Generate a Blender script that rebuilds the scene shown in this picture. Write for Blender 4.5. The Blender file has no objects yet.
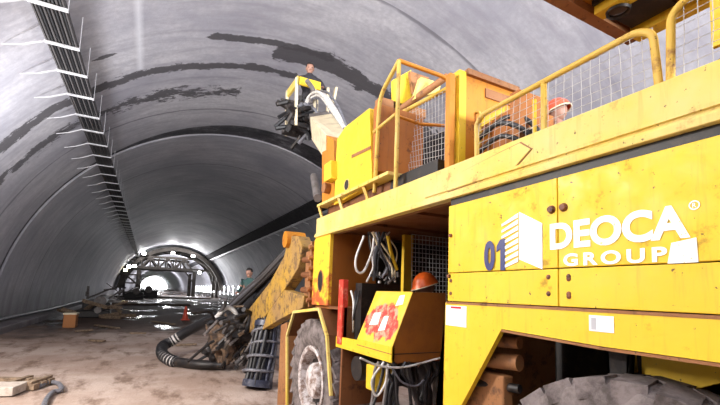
import bpy, bmesh, math, random
from mathutils import Vector, Matrix
random.seed(7)
PI = math.pi
COL = bpy.context.scene.collection
# ------------------------------------------------------------------ camera geometry (surveyed from the photograph)
F, PX, PY, VX, VY, RHO, CH = 405.0, 360.0, 255.0, 148.0, 286.0, 0.035, 1.7
Yc = Vector((VX-PX, -(VY-PY), -F)).normalized()
hh = Vector((math.cos(RHO), -math.sin(RHO), 0))
Zc = hh.cross(Yc).normalized()
if Zc.y < 0: Zc = -Zc
Xc = Yc.cross(Zc)
Bm = Matrix((Xc, Yc, Zc))
CAM = Vector((0, 0, CH))
def at(p, ax, v):
    """world point where the sight line of a photo pixel meets the plane (axis ax = v)"""
    d = Bm @ Vector((p[0]-PX, -(p[1]-PY), -F))
    t = (v-CAM[ax])/d[ax]
    return CAM + d*t
TR = 8.6; TX = .43*TR; TZ = .135
def tun(ang, y, off=0.0):
    a = math.radians(ang)
    return Vector((TX+(TR-off)*math.cos(a), y, TZ+(TR-off)*math.sin(a)))

# ------------------------------------------------------------------ materials
def new_mat(name):
    m = bpy.data.materials.new(name); m.use_nodes = True
    nt = m.node_tree; b = nt.nodes['Principled BSDF']
    return m, nt, b
def N(nt, t, **k):
    n = nt.nodes.new(t)
    for a, v in k.items():
        if a in n.inputs: n.inputs[a].default_value = v
        else: setattr(n, a, v)
    return n
def ramp(nt, src, stops):
    r = nt.nodes.new('ShaderNodeValToRGB')
    e = r.color_ramp.elements
    while len(e) < len(stops): e.new(.5)
    for i, (p, c) in enumerate(stops):
        e[i].position = p; e[i].color = (*c, 1) if len(c) == 3 else c
    nt.links.new(src, r.inputs[0]); return r.outputs[0]
def mix(nt, fac, a, b, mode='MIX'):
    m = nt.nodes.new('ShaderNodeMix'); m.data_type = 'RGBA'; m.blend_type = mode
    for s, v in ((m.inputs[0], fac), (m.inputs[6], a), (m.inputs[7], b)):
        if hasattr(v, 'is_output'): nt.links.new(v, s)
        elif isinstance(v, (int, float)): s.default_value = v
        else: s.default_value = (*v, 1)
    return m.outputs[2]
def math_(nt, op, a, b=0.0, clamp=False):
    m = nt.nodes.new('ShaderNodeMath'); m.operation = op; m.use_clamp = clamp
    for s, v in ((m.inputs[0], a), (m.inputs[1], b)):
        if hasattr(v, 'is_output'): nt.links.new(v, s)
        else: s.default_value = v
    return m.outputs[0]
def noise(nt, scale, detail=4, rough=.6, vec=None, stretch=None):
    n = N(nt, 'ShaderNodeTexNoise', Scale=scale, Detail=detail, Roughness=rough)
    if vec is None:
        tc = nt.nodes.new('ShaderNodeNewGeometry'); vec = tc.outputs['Position']
    if stretch:
        mp = nt.nodes.new('ShaderNodeMapping'); mp.inputs['Scale'].default_value = stretch
        nt.links.new(vec, mp.inputs[0]); vec = mp.outputs[0]
    nt.links.new(vec, n.inputs['Vector']); return n.outputs[0]
def bump(nt, b, h, s=.3, d=.02):
    n = N(nt, 'ShaderNodeBump', Strength=s, Distance=d)
    nt.links.new(h, n.inputs['Height']); nt.links.new(n.outputs[0], b.inputs['Normal'])
def plain(name, col, rough=.6, metal=0, dirt=None, dscale=9, dlo=.5, dhi=.7, bmp=0):
    m, nt, b = new_mat(name)
    b.inputs['Roughness'].default_value = rough; b.inputs['Metallic'].default_value = metal
    if dirt:
        n = noise(nt, dscale, 5, .65)
        f = ramp(nt, n, [(dlo, (0,0,0)), (dhi, (1,1,1))])
        nt.links.new(mix(nt, f, col, dirt), b.inputs['Base Color'])
        if bmp: bump(nt, b, n, bmp)
    else:
        b.inputs['Base Color'].default_value = (*col, 1)
    return m
def paint(name, base, light, rust, wear=.0, rough=.38, streak=True):
    """machine paint with dust film, rust flecks and long drips"""
    m, nt, b = new_mat(name)
    big = noise(nt, 1.7, 4, .6); mid = noise(nt, 7, 5, .7); spk = noise(nt, 42, 3, .6)
    c = mix(nt, ramp(nt, big, [(.35, (0,0,0)), (.7, (1,1,1))]), base, light)
    st = noise(nt, 1, 4, .7, stretch=(26, 26, 2.2))
    c = mix(nt, ramp(nt, st, [(.56-wear*.4, (0,0,0)), (.8-wear*.3, (.75,.75,.75))]), c, [x*.6+y*.4 for x, y in zip(rust, base)])
    c = mix(nt, ramp(nt, mid, [(.63-wear, (0,0,0)), (.72-wear, (.8,.8,.8))]), c, rust)
    c = mix(nt, ramp(nt, spk, [(.69-wear*.5, (0,0,0)), (.73-wear*.5, (.9,.9,.9))]), c, (.07,.035,.015))
    nt.links.new(c, b.inputs['Base Color'])
    nt.links.new(ramp(nt, mid, [(.3, (rough,)*3), (.75, (.8,)*3)]), b.inputs['Roughness'])
    bump(nt, b, mid, .08, .01)
    return m
M = {}
M['yellow'] = paint('yellow_paint', (.76,.485,.012), (.80,.55,.03), (.36,.19,.02), .02)
M['beam'] = paint('dusty_yellow_paint', (.70,.49,.07), (.66,.54,.22), (.40,.22,.07), .03, .5)
M['orange'] = paint('orange_paint', (.50,.17,.006), (.60,.24,.01), (.16,.05,.01), .03)
M['rust'] = paint('rusty_orange_steel', (.26,.10,.03), (.34,.16,.06), (.10,.045,.02), .06, .6)
M['brown'] = paint('shaded_yellow_brown', (.15,.05,.012), (.20,.07,.018), (.06,.022,.01), .03, .55)  # yellow paint browned to carry the shade on undersides and rear faces
M['brown2'] = paint('brown_orange_paint', (.34,.11,.012), (.40,.14,.02), (.12,.045,.015), .04, .5)
M['brown3'] = plain('shaded_panel_brown', (.30,.095,.012), .5, 0, (.20,.06,.012), 4, .45, .7)  # brown colour holds the shade on console and recess faces
M['knob'] = plain('rusty_knob', (.22,.075,.03), .6, 0, (.08,.03,.02), 30, .45, .6)
M['rail'] = paint('worn_yellow_tube', (.60,.36,.03), (.58,.42,.12), (.26,.12,.04), .05, .45)
M['cream'] = plain('cream_boom_paint', (.72,.62,.42), .5, 0, (.40,.31,.2), 6, .5, .75)
M['armp'] = paint('muddy_yellow_paint', (.50,.29,.03), (.30,.18,.08), (.10,.06,.035), .12, .6)
M['red'] = plain('faded_red_paint', (.60,.04,.02), .5, 0, (.72,.30,.18), 14, .52, .7)
M['dark'] = plain('greasy_black_steel', (.012,.010,.010), .5, .1, (.05,.035,.025), 12, .5, .75)
M['rubber'] = plain('black_rubber', (.014,.014,.016), .45, 0, (.05,.045,.04), 20, .55, .8)
M['hosegrey'] = plain('grey_hose_rubber', (.16,.16,.18), .5, 0, (.05,.05,.055), 14, .5, .7)
M['hosewhite'] = plain('pale_hose', (.66,.64,.60), .5, 0, (.3,.27,.22), 16, .5, .7)
M['hosepale'] = plain('pale_grey_rubber', (.60,.57,.54), .6, 0, (.2,.18,.16), 14, .5, .7)
M['cablegrey'] = plain('dusty_cable', (.07,.065,.065), .7)
M['lips'] = plain('lips', (.38,.14,.11), .5)
M['mud'] = plain('mud_caked_steel', (.16,.10,.06), .8, 0, (.04,.03,.025), 9, .42, .6)
M['wire'] = plain('galvanised_wire', (.50,.48,.45), .5, .2)
M['galv'] = plain('galvanised_steel', (.72,.72,.74), .4, .3, (.4,.4,.42), 8, .5, .8)
M['steel'] = plain('dirty_grey_steel', (.22,.20,.19), .5, .3, (.09,.07,.06), 7, .45, .7)
M['gantry'] = plain('dusty_gantry_steel', (.065,.055,.048), .8, .0, (.03,.025,.022), 3, .45, .7)
M['white'] = plain('white_vinyl', (.88,.88,.88), .4)
M['blue'] = plain('dark_blue_vinyl', (.012,.015,.12), .4)
M['redv'] = plain('red_vinyl', (.6,.02,.03), .4)
M['label_grey'] = plain('grey_print', (.45,.45,.47), .6)
M['skin'] = plain('skin', (.34,.18,.125), .55)
M['coverall'] = plain('dark_work_clothes', (.025,.024,.03), .85, 0, (.06,.05,.05), 10, .5, .8)
M['greencloth'] = plain('green_work_jacket', (.03,.08,.075), .85, 0, (.09,.10,.09), 8, .5, .8)
M['hair'] = plain('dark_hair', (.01,.008,.007), .7)
M['eye'] = plain('eye_dark', (.02,.015,.012), .3)
M['hat'] = plain('orange_hard_hat', (.80,.13,.015), .35, 0, (.55,.10,.02), 12, .55, .8)
M['hatred'] = plain('red_orange_hard_hat', (.66,.07,.02), .35, 0, (.45,.05,.02), 12, .55, .8)
M['timber'] = plain('weathered_timber', (.28,.20,.13), .8, 0, (.12,.08,.05), 11, .45, .65, .3)
M['block'] = plain('concrete_block', (.50,.44,.38), .85, 0, (.3,.25,.2), 8, .45, .7, .3)
M['cone'] = plain('cone_plastic', (.62,.07,.03), .5)
M['crate'] = plain('orange_crate_plastic', (.42,.16,.04), .6)
M['drum'] = plain('blue_black_drum', (.03,.035,.06), .4, .1, (.12,.12,.14), 12, .5, .7)
M['tray_shade'] = plain('dark_tray_shade', (.014,.012,.015), 1.0, 0, (.03,.026,.03), 3, .45, .7)  # near-black colour stands for the right tray's shadow
M['glass'] = plain('lamp_glass_dark', (.06,.05,.04), .15)
def emis(name, col, s):
    m, nt, b = new_mat(name)
    b.inputs['Base Color'].default_value = (*col, 1); b.inputs['Emission Color'].default_value = (*col, 1)
    b.inputs['Emission Strength'].default_value = s; return m
M['lamp'] = emis('lamp_lens', (1,.97,.92), 30); M['lampwarm'] = emis('warm_lamp_lens', (1,.80,.35), 14)
M['tube'] = emis('glow_tube', (.95,.97,1), 22)  # glow standing for overexposed wall patches
# tyre: grey dusty rubber
m, nt, b = new_mat('dusty_tyre_rubber'); b.inputs['Roughness'].default_value = .85
n1 = noise(nt, 9, 5, .7); nt.links.new(mix(nt, ramp(nt, n1, [(.38,(0,0,0)),(.62,(1,1,1))]), (.21,.175,.165), (.07,.055,.05)), b.inputs['Base Color']); bump(nt, b, noise(nt, 40, 4), .4, .01); M['tyre'] = m
m, nt, b = new_mat('dusty_rim_steel'); b.inputs['Roughness'].default_value = .7
n1 = noise(nt, 12, 5, .7); nt.links.new(mix(nt, ramp(nt, n1, [(.42,(0,0,0)),(.6,(1,1,1))]), (.60,.56,.55), (.20,.13,.10)), b.inputs['Base Color']); M['rim'] = m
# concrete lining
m, nt, b = new_mat('lining_concrete'); b.inputs['Roughness'].default_value = .62
g = nt.nodes.new('ShaderNodeNewGeometry'); sp = nt.nodes.new('ShaderNodeSeparateXYZ'); nt.links.new(g.outputs['Position'], sp.inputs[0])
X, Y, Z = sp.outputs
big = noise(nt, .28, 5, .65); mid = noise(nt, 1.1, 6, .7, stretch=(.6, 2.6, .6)); fin = noise(nt, 9, 5, .7)
c = mix(nt, ramp(nt, big, [(.38,(0,0,0)),(.60,(1,1,1))]), (.36,.355,.40), (.55,.54,.565))
c = mix(nt, ramp(nt, mid, [(.44,(0,0,0)),(.66,(.6,.6,.6))]), c, (.26,.25,.29))
c = mix(nt, ramp(nt, fin, [(.40,(.35,.35,.35)),(.62,(0,0,0))]), c, (.30,.29,.32))
# pour joints across the tunnel every 8 m and formwork ribs further in
fr = math_(nt, 'FRACT', math_(nt, 'DIVIDE', Y, 7.9))
wob = math_(nt, 'MULTIPLY', math_(nt, 'SUBTRACT', noise(nt, .6, 3), .5), .05)
fr = math_(nt, 'ADD', fr, wob)
jl = ramp(nt, fr, [(0,(1,1,1)),(.010,(1,1,1)),(.016,(0,0,0)),(1,(0,0,0))])
c = mix(nt, math_(nt, 'MULTIPLY', jl, .6), c, (.10,.095,.11))
fr2 = math_(nt, 'FRACT', math_(nt, 'DIVIDE', Y, 2.63))
jl2 = ramp(nt, fr2, [(0,(1,1,1)),(.03,(1,1,1)),(.05,(0,0,0)),(1,(0,0,0))])
c = mix(nt, math_(nt, 'MULTIPLY', jl2, .18), c, (.16,.15,.18))
# seepage stains: ragged dark belts that cross the crown
def belt(y0, w, xlo, xhi, sc, thr, slope=0.0, seed=0.0):
    nn = noise(nt, sc, 8, .78, stretch=(.7, 1.5, .7))
    yy = math_(nt, 'SUBTRACT', math_(nt, 'ADD', Y, math_(nt, 'MULTIPLY', X, slope)), y0)
    yy = math_(nt, 'ABSOLUTE', math_(nt, 'ADD', yy, math_(nt, 'MULTIPLY', math_(nt, 'SUBTRACT', noise(nt, .5, 3), .5), w*1.2)))
    a = math_(nt, 'SUBTRACT', 1.0, math_(nt, 'DIVIDE', yy, w), True)
    xa = math_(nt, 'MULTIPLY', math_(nt, 'MULTIPLY', math_(nt, 'SUBTRACT', X, xlo), 1.5, True), math_(nt, 'MULTIPLY', math_(nt, 'SUBTRACT', xhi, X), 1.5, True))
    v = math_(nt, 'MULTIPLY', math_(nt, 'ADD', math_(nt, 'MULTIPLY', a, .55), nn), xa)
    v = math_(nt, 'ADD', v, math_(nt, 'MULTIPLY', math_(nt, 'SUBTRACT', noise(nt, 5.5, 5, .75), .5), .30))
    return ramp(nt, v, [(thr,(0,0,0)),(thr+.035,(1,1,1))])
zpos = math_(nt, 'GREATER_THAN', Z, 4.0)
for args in ((11.2, .85, 2.2, 9.2, 1.1, .77, .0), (10.85, .30, .4, 5.0, 2.0, .74, .0), (12.5, .45, -5.0, 4.4, 2.2, .76, .03), (11.05, .14, -1.95, -.7, 1.6, .62), (14.2, 1.3, -4.5, 3, 1.9, .93), (8.2, .3, -1.9, -1.1, 2.5, .78)):
    s = math_(nt, 'MULTIPLY', math_(nt, 'MULTIPLY', belt(*args), zpos), .92)
    c = mix(nt, s, c, (.065,.06,.066))
# white lime streak running along a rib
ls = math_(nt, 'MULTIPLY', math_(nt, 'MULTIPLY', math_(nt, 'SUBTRACT', 1.0, math_(nt, 'MULTIPLY', math_(nt, 'ABSOLUTE', math_(nt, 'ADD', X, .62)), 9.0), True), math_(nt, 'LESS_THAN', Y, 12.2)), zpos)
c = mix(nt, math_(nt, 'MULTIPLY', ls, .7), c, (.70,.70,.74))
# darker brown tone towards the foot, with a ragged upper edge
ft = math_(nt, 'SUBTRACT', 1.0, math_(nt, 'DIVIDE', math_(nt, 'ADD', Z, math_(nt, 'MULTIPLY', math_(nt, 'SUBTRACT', noise(nt, .9, 5, stretch=(1,1,.25)), .5), 3.0)), 1.5), True)
c = mix(nt, math_(nt, 'MULTIPLY', ft, .8), c, (.11,.09,.085))
nt.links.new(c, b.inputs['Base Color']); bump(nt, b, fin, .25, .03); M['lining'] = m
# dark recess ring
m, nt, b = new_mat('wet_dark_shotcrete'); n1 = noise(nt, 1.1, 6, .75)
nt.links.new(ramp(nt, n1, [(.42,(.014,.012,.014)),(.56,(.05,.046,.052)),(.68,(.20,.19,.21))]), b.inputs['Base Color']); bump(nt, b, n1, .6, .1); M['recess'] = m
# floor
m, nt, b = new_mat('muddy_concrete_floor')
g = nt.nodes.new('ShaderNodeNewGeometry'); sp = nt.nodes.new('ShaderNodeSeparateXYZ'); nt.links.new(g.outputs['Position'], sp.inputs[0]); X, Y, Z = sp.outputs
a1 = noise(nt, .35, 6, .65); a2 = noise(nt, 1.3, 6, .7, stretch=(1.6,.6,1)); a3 = noise(nt, 14, 5, .7)
c = mix(nt, ramp(nt, a1, [(.40,(0,0,0)),(.56,(1,1,1))]), (.50,.40,.34), (.36,.26,.205))
c = mix(nt, ramp(nt, a2, [(.50,(0,0,0)),(.64,(.9,.9,.9))]), c, (.17,.105,.07))
c = mix(nt, ramp(nt, a3, [(.60,(0,0,0)),(.72,(.6,.6,.6))]), c, (.20,.14,.11))
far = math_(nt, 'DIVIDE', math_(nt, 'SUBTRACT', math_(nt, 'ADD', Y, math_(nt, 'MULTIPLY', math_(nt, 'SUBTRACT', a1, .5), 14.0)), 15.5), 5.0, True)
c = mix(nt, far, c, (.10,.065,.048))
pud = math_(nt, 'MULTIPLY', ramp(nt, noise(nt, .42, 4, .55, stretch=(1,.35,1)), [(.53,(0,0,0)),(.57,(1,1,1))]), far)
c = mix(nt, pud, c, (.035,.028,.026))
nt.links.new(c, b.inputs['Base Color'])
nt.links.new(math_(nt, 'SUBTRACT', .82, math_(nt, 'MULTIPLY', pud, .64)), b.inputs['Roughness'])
bn = N(nt, 'ShaderNodeBump', Distance=.04)
nt.links.new(math_(nt, 'MULTIPLY', math_(nt, 'SUBTRACT', 1.0, pud), .5), bn.inputs['Strength'])
nt.links.new(math_(nt, 'ADD', a3, a2), bn.inputs['Height']); nt.links.new(bn.outputs[0], b.inputs['Normal']); M['floor'] = m
# console lid: yellow with a worn red sprayed patch
m, nt, b = new_mat('graffiti_lid'); b.inputs['Roughness'].default_value = .4
g = nt.nodes.new('ShaderNodeNewGeometry'); sp = nt.nodes.new('ShaderNodeSeparateXYZ'); nt.links.new(g.outputs['Position'], sp.inputs[0]); X, Y, Z = sp.outputs
dy = math_(nt, 'POWER', math_(nt, 'DIVIDE', math_(nt, 'ABSOLUTE', math_(nt, 'SUBTRACT', Y, 2.98)), .29), 2.0)
dz = math_(nt, 'POWER', math_(nt, 'DIVIDE', math_(nt, 'ABSOLUTE', math_(nt, 'SUBTRACT', Z, 1.47)), .16), 2.0)
rr = math_(nt, 'ADD', math_(nt, 'ADD', dy, dz), math_(nt, 'MULTIPLY', math_(nt, 'SUBTRACT', noise(nt, 9, 3), .5), 1.9))
f = ramp(nt, rr, [(.75,(1,1,1)),(.95,(0,0,0))])
c = mix(nt, ramp(nt, noise(nt, 3, 4), [(.4,(0,0,0)),(.7,(1,1,1))]), (.80,.52,.02), (.74,.50,.10))
c = mix(nt, f, c, mix(nt, ramp(nt, noise(nt, 17, 3), [(.45,(0,0,0)),(.6,(1,1,1))]), (.55,.05,.035), (.66,.34,.22)))
nt.links.new(c, b.inputs['Base Color']); M['lid'] = m
# upright with red streaks over yellow
m, nt, b = new_mat('yellow_with_red_wear'); b.inputs['Roughness'].default_value = .45
g = nt.nodes.new('ShaderNodeNewGeometry'); sp = nt.nodes.new('ShaderNodeSeparateXYZ'); nt.links.new(g.outputs['Position'], sp.inputs[0])
lo = math_(nt, 'MULTIPLY', math_(nt, 'SUBTRACT', 2.35, sp.outputs[2]), 1.0, True)
ns = noise(nt, 9, 5, .7)
f = ramp(nt, math_(nt, 'ADD', math_(nt, 'MULTIPLY', lo, .35), ns), [(.66,(0,0,0)),(.78,(1,1,1))])
c = mix(nt, f, (.82,.52,.03), (.50,.10,.03)); nt.links.new(c, b.inputs['Base Color']); M['post'] = m

# ------------------------------------------------------------------ mesh helper
class MB:
    def __init__(s): s.bm = bmesh.new()
    def face(s, vs):
        try: return s.bm.faces.new(vs)
        except ValueError: return None
    def box(s, x0, x1, y0, y1, z0, z1, mat=None):
        P = [Vector((x, y, z)) for x in (x0, x1) for y in (y0, y1) for z in (z0, z1)]
        if mat: P = [mat @ p for p in P]
        v = [s.bm.verts.new(p) for p in P]
        for f in ((0,1,3,2),(4,6,7,5),(0,4,5,1),(2,3,7,6),(0,2,6,4),(1,5,7,3)): s.bm.faces.new([v[i] for i in f])
        return s
    def bar(s, a, b, w, d=None, up=(0,0,1)):
        a, b = Vector(a), Vector(b); d = d or w; t = b-a; L = t.length; t.normalize()
        u = Vector(up)
        if abs(t.dot(u)) > .97: u = Vector((1,0,0))
        r = t.cross(u).normalized(); u = r.cross(t)
        m = Matrix((r, t, u)).transposed().to_4x4(); m.translation = a
        return s.box(-w/2, w/2, 0, L, -d/2, d/2, m)
    def prism(s, pts, axis, a, b):
        """polygon pts (the two other coordinates, in axis order) extruded along axis from a to b"""
        def mk(p, v):
            q = [p[0], p[1]]; q.insert(axis, v); return s.bm.verts.new(q)
        A = [mk(p, a) for p in pts]; B = [mk(p, b) for p in pts]; n = len(pts)
        s.face(A); s.face(B[::-1])
        for i in range(n): s.face((A[i], B[i], B[(i+1) % n], A[(i+1) % n]))
        if n > 4: bmesh.ops.triangulate(s.bm, faces=[f for f in s.bm.faces if len(f.verts) > 4])
        return s
    def tube(s, pts, r, n=8, caps=True):
        pts = [Vector(p) for p in pts]; rings = []; prev = None
        for i, p in enumerate(pts):
            t = (pts[min(i+1, len(pts)-1)]-pts[max(i-1, 0)]).normalized()
            u = prev if prev is not None else Vector((0,0,1))
            if abs(t.dot(u)) > .95 and prev is None: u = Vector((1,0,0))
            a = t.cross(u)
            if a.length < 1e-4: a = t.cross(Vector((.3,1,.2)))
            a.normalize(); b_ = a.cross(t).normalized(); prev = b_
            rr = r[i] if isinstance(r, (list, tuple)) else r
            rings.append([s.bm.verts.new(p+(a*math.cos(2*PI*k/n)+b_*math.sin(2*PI*k/n))*rr) for k in range(n)])
        for A, B in zip(rings, rings[1:]):
            for k in range(n): s.face((A[k], A[(k+1) % n], B[(k+1) % n], B[k]))
        if caps: s.face(rings[0][::-1]); s.face(rings[-1])
        return s
    def cyl(s, a, b, r, n=20): return s.tube([a, b], r, n)
    def lathe(s, prof, c, axis=0, n=40, a0=0, a1=2*PI):
        """prof = (axial, radius) pairs about an axis through c"""
        full = abs(a1-a0-2*PI) < 1e-6; k = n if full else n+1; rings = []
        for ax, r in prof:
            ring = []
            for i in range(k):
                t = a0+(a1-a0)*i/n; q = [math.cos(t)*r, math.sin(t)*r]; q.insert(axis, ax)
                ring.append(s.bm.verts.new(Vector(c)+Vector(q)))
            rings.append(ring)
        for A, B in zip(rings, rings[1:]):
            for i in range(k if full else k-1): s.face((A[i], A[(i+1) % k], B[(i+1) % k], B[i]))
        return s
    def ball(s, c, r, sx=1, sy=1, sz=1, n=12):
        m = Matrix.Translation(c) @ Matrix.Diagonal((sx, sy, sz, 1))
        bmesh.ops.create_uvsphere(s.bm, u_segments=n, v_segments=max(6, n*2//3), radius=r, matrix=m); return s
    def build(s, name, mat, parent=None, smooth=None, bevel=0):
        bmesh.ops.remove_doubles(s.bm, verts=s.bm.verts, dist=1e-5)
        bmesh.ops.recalc_face_normals(s.bm, faces=s.bm.faces)
        me = bpy.data.meshes.new(name); s.bm.to_mesh(me); s.bm.free()
        mats = mat if isinstance(mat, (list, tuple)) else [mat]
        for m_ in mats: me.materials.append(m_)
        return link(name, me, parent, smooth, bevel)
def link(name, me, parent=None, smooth=None, bevel=0):
    o = bpy.data.objects.new(name, me); COL.objects.link(o)
    if parent:
        o.parent = parent
        if parent.type == 'EMPTY':
            o.matrix_local = parent.matrix_basis.inverted()
    if smooth:
        for p in me.polygons: p.use_smooth = True
        me.set_sharp_from_angle(angle=math.radians(smooth))
    if bevel:
        b_ = o.modifiers.new('bevel', 'BEVEL'); b_.width = bevel; b_.segments = 2; b_.limit_method = 'ANGLE'; b_.harden_normals = False
    return o
def tag(o, label=None, cat=None, group=None, kind=None):
    if label: o['label'] = label
    if cat: o['category'] = cat
    if group: o['group'] = group
    if kind: o['kind'] = kind
    return o
def empty(name, loc, label, cat, group=None):
    o = bpy.data.objects.new(name, None); COL.objects.link(o); o.location = loc; o.empty_display_size = .3
    return tag(o, label, cat, group)
def arc_pts(pts, r=.06, n=4):
    """round the inner corners of a polyline"""
    pts = [Vector(p) for p in pts]; out = [pts[0]]
    for a, b, c in zip(pts, pts[1:], pts[2:]):
        d1 = (a-b); d2 = (c-b); q = min(r, d1.length*.45, d2.length*.45)
        p1 = b+d1.normalized()*q; p2 = b+d2.normalized()*q
        for i in range(n+1):
            t = i/n; out.append(p1*(1-t)**2+b*2*t*(1-t)+p2*t*t)
    out.append(pts[-1]); return out
def smooth_pts(pts, k=6):
    pts = [Vector(p) for p in pts]; out = []
    P = [pts[0]*2-pts[1]]+pts+[pts[-1]*2-pts[-2]]
    for i in range(1, len(P)-2):
        a, b, c, d = P[i-1:i+3]
        for j in range(k):
            t = j/k
            out.append(.5*((2*b)+(c-a)*t+(2*a-5*b+4*c-d)*t*t+(3*b-a-3*c+d)*t**3))
    out.append(pts[-1]); return out

# ================================================================== THE TUNNEL
Y0, Y1 = -12.0, 330.0
def ring_near(ang):   # near lip of the unlined joint; it narrows down the left side
    if ang > 128: return 18.45
    if ang > 95: return 17.45+(ang-95)/33*1.0
    return 17.45-(95-ang)/95*.9
RING_FAR = 18.9
def lining(name, a0, a1):
    m_ = MB(); n = max(6, int((a1-a0)/3))
    T_ = .45
    for (ya, yb) in ((Y0, None), (RING_FAR, Y1)):
        ys = []
        rows = []
        for i in range(n+1):
            an = a0+(a1-a0)*i/n
            e = ring_near(an) if yb is None else yb
            seg = [ya+(e-ya)*k/6 for k in range(7)]
            rows.append([[m_.bm.verts.new(tun(an, y)) for y in seg], [m_.bm.verts.new(tun(an, y, -T_)) for y in seg]])
        for A, B in zip(rows, rows[1:]):
            for k in range(6):
                m_.face((A[0][k], A[0][k+1], B[0][k+1], B[0][k])); m_.face((A[1][k], B[1][k], B[1][k+1], A[1][k+1]))
            for k in (0, 6): m_.face((A[0][k], B[0][k], B[1][k], A[1][k]))
        for R_ in (rows[0], rows[-1]):
            for k in range(6): m_.face((R_[0][k], R_[1][k], R_[1][k+1], R_[0][k+1]))
    return tag(m_.build(name, M['lining'], smooth=35), kind='structure')
lining('wall_right', -1, 50); lining('ceiling', 50, 130); lining('wall_left', 130, 181)
m_ = MB(); rows = []
for i in range(61):
    an = -1+182*i/60
    rows.append([m_.bm.verts.new(tun(an, ring_near(an)-.2, -.07)), m_.bm.verts.new(tun(an, RING_FAR+.2, -.07)), m_.bm.verts.new(tun(an, RING_FAR+.2, -.42)), m_.bm.verts.new(tun(an, ring_near(an)-.2, -.42))])
for A, B in zip(rows, rows[1:]):
    for k in range(4): m_.face((A[k], A[(k+1) % 4], B[(k+1) % 4], B[k]))
m_.face(rows[0]); m_.face(rows[-1][::-1])
tag(m_.build('trim_1', M['recess'], smooth=40), kind='structure')
# floor with gentle ruts
m_ = MB(); gx = [TX-9.2+18.4*i/46 for i in range(47)]; gy = [Y0+.5*i for i in range(90)]+[33+3*i for i in range(20)]+[93+24*i for i in range(10)]+[Y1]
from mathutils import noise as mn
V = [[m_.bm.verts.new((x, y, -.012+.02*mn.noise(Vector((x*.5, y*.35, 0)))*(1 if y < 60 else 0))) for x in gx] for y in gy]
for A, B in zip(V, V[1:]):
    for i in range(len(gx)-1): m_.face((A[i], A[i+1], B[i+1], B[i]))
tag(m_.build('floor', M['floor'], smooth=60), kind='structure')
# added unseen end wall behind the camera, keeps world light out
m_ = MB(); cen = m_.bm.verts.new((TX, Y0+.3, 2)); rim = [m_.bm.verts.new(tun(-1+182*i/40, Y0+.2)) for i in range(41)]
for A, B in zip(rim, rim[1:]): m_.face((A, B, cen))
m_.face((rim[0], cen, rim[-1]))
tag(m_.build('wall_back', M['recess']), kind='structure')
# kerbs
for nm, x0, x1 in (('baseboard_left', TX-8.75, -4.05), ('baseboard_right', TX+7.75, TX+8.75)):
    m_ = MB(); m_.box(x0, x1, Y0, 120, -.1, .22); tag(m_.build(nm, M['lining'], bevel=.03), kind='structure')
# drain pipe on the left kerb
m_ = MB(); m_.tube([Vector((-4.62, y, .30+.02*math.sin(y*.4))) for y in range(-8, 44, 2)], .07, 10)
tag(m_.build('drain_pipe', M['hosegrey'], smooth=50), 'long grey pipe lying on the kerb at the foot of the left wall', 'pipe')

# cable trays
root = empty('cable_tray', (-1.8, 10, 6.2), 'ribbed dark cable tray running along the left haunch of the vault', 'cable tray')
def strip(a0, a1, off0, off1, ya, yb):
    m2 = MB(); q = [tun(a0, ya, off0), tun(a1, ya, off0), tun(a1, ya, off1), tun(a0, ya, off1)]
    m2.prism([(p.x, p.z) for p in q], 1, ya, yb); return m2
LX0, LX1, LZ = -2.02, -1.56, 6.2
MB().box(LX0, LX1, -8, 90, LZ+.05, LZ+.07).build('tray_bed_or_shade', M['dark'], root)
for x in (LX0, LX1): MB().box(x-.012, x+.012, -8, 90, LZ, LZ+.13).build('tray_side', M['cablegrey'], root)
for k in range(8):
    x = LX0+.04+k*.054; MB().tube([(x, -8, LZ+.028), (x, 90, LZ+.028)], .022, 6).build('cable', M['rubber'] if k % 2 else M['cablegrey'], root, 50)
ys = [5.4, 6.6, 7.9, 9.15, 10.3, 11.5, 12.8, 14.0, 15.3, 16.6, 17.9]+[19.3+1.5*i for i in range(0, 30)]
for y in ys:
    m2 = MB(); a, b_, d_ = Vector((LX1+.05, y, LZ-.012)), Vector((LX0-.04, y, LZ-.012)), tun(137.6, y, .0)
    m2.bar(a, b_, .09, .022); e_ = Vector((LX0-.34, y, LZ-.17)); m2.bar(b_, e_, .035, .022); m2.bar(e_, d_, .018, .018); m2.bar(a, Vector((LX1+.05, y, 6.86)), .010, .010)
    m2.build('bracket', M['galv'], root)
root = empty('cable_tray', tun(53, 30, .2), 'pale cable tray rail with a painted shadow strip along the right haunch of the vault', 'cable tray')
strip(50.2, 56.2, .02, .22, 8, 110).build('tray_bed_or_shade', M['tray_shade'], root)  # shadow wedge beside the tray, built as a near-black strip
strip(49.2, 50.2, .12, .26, 8, 110).build('edge_rail', M['galv'], root)
for i in range(30):
    y = 12+2.4*i; m2 = MB(); m2.bar(tun(49.2, y, .24), tun(46.6, y, .02), .05, .03); m2.build('bracket', M['galv'], root)

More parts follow.
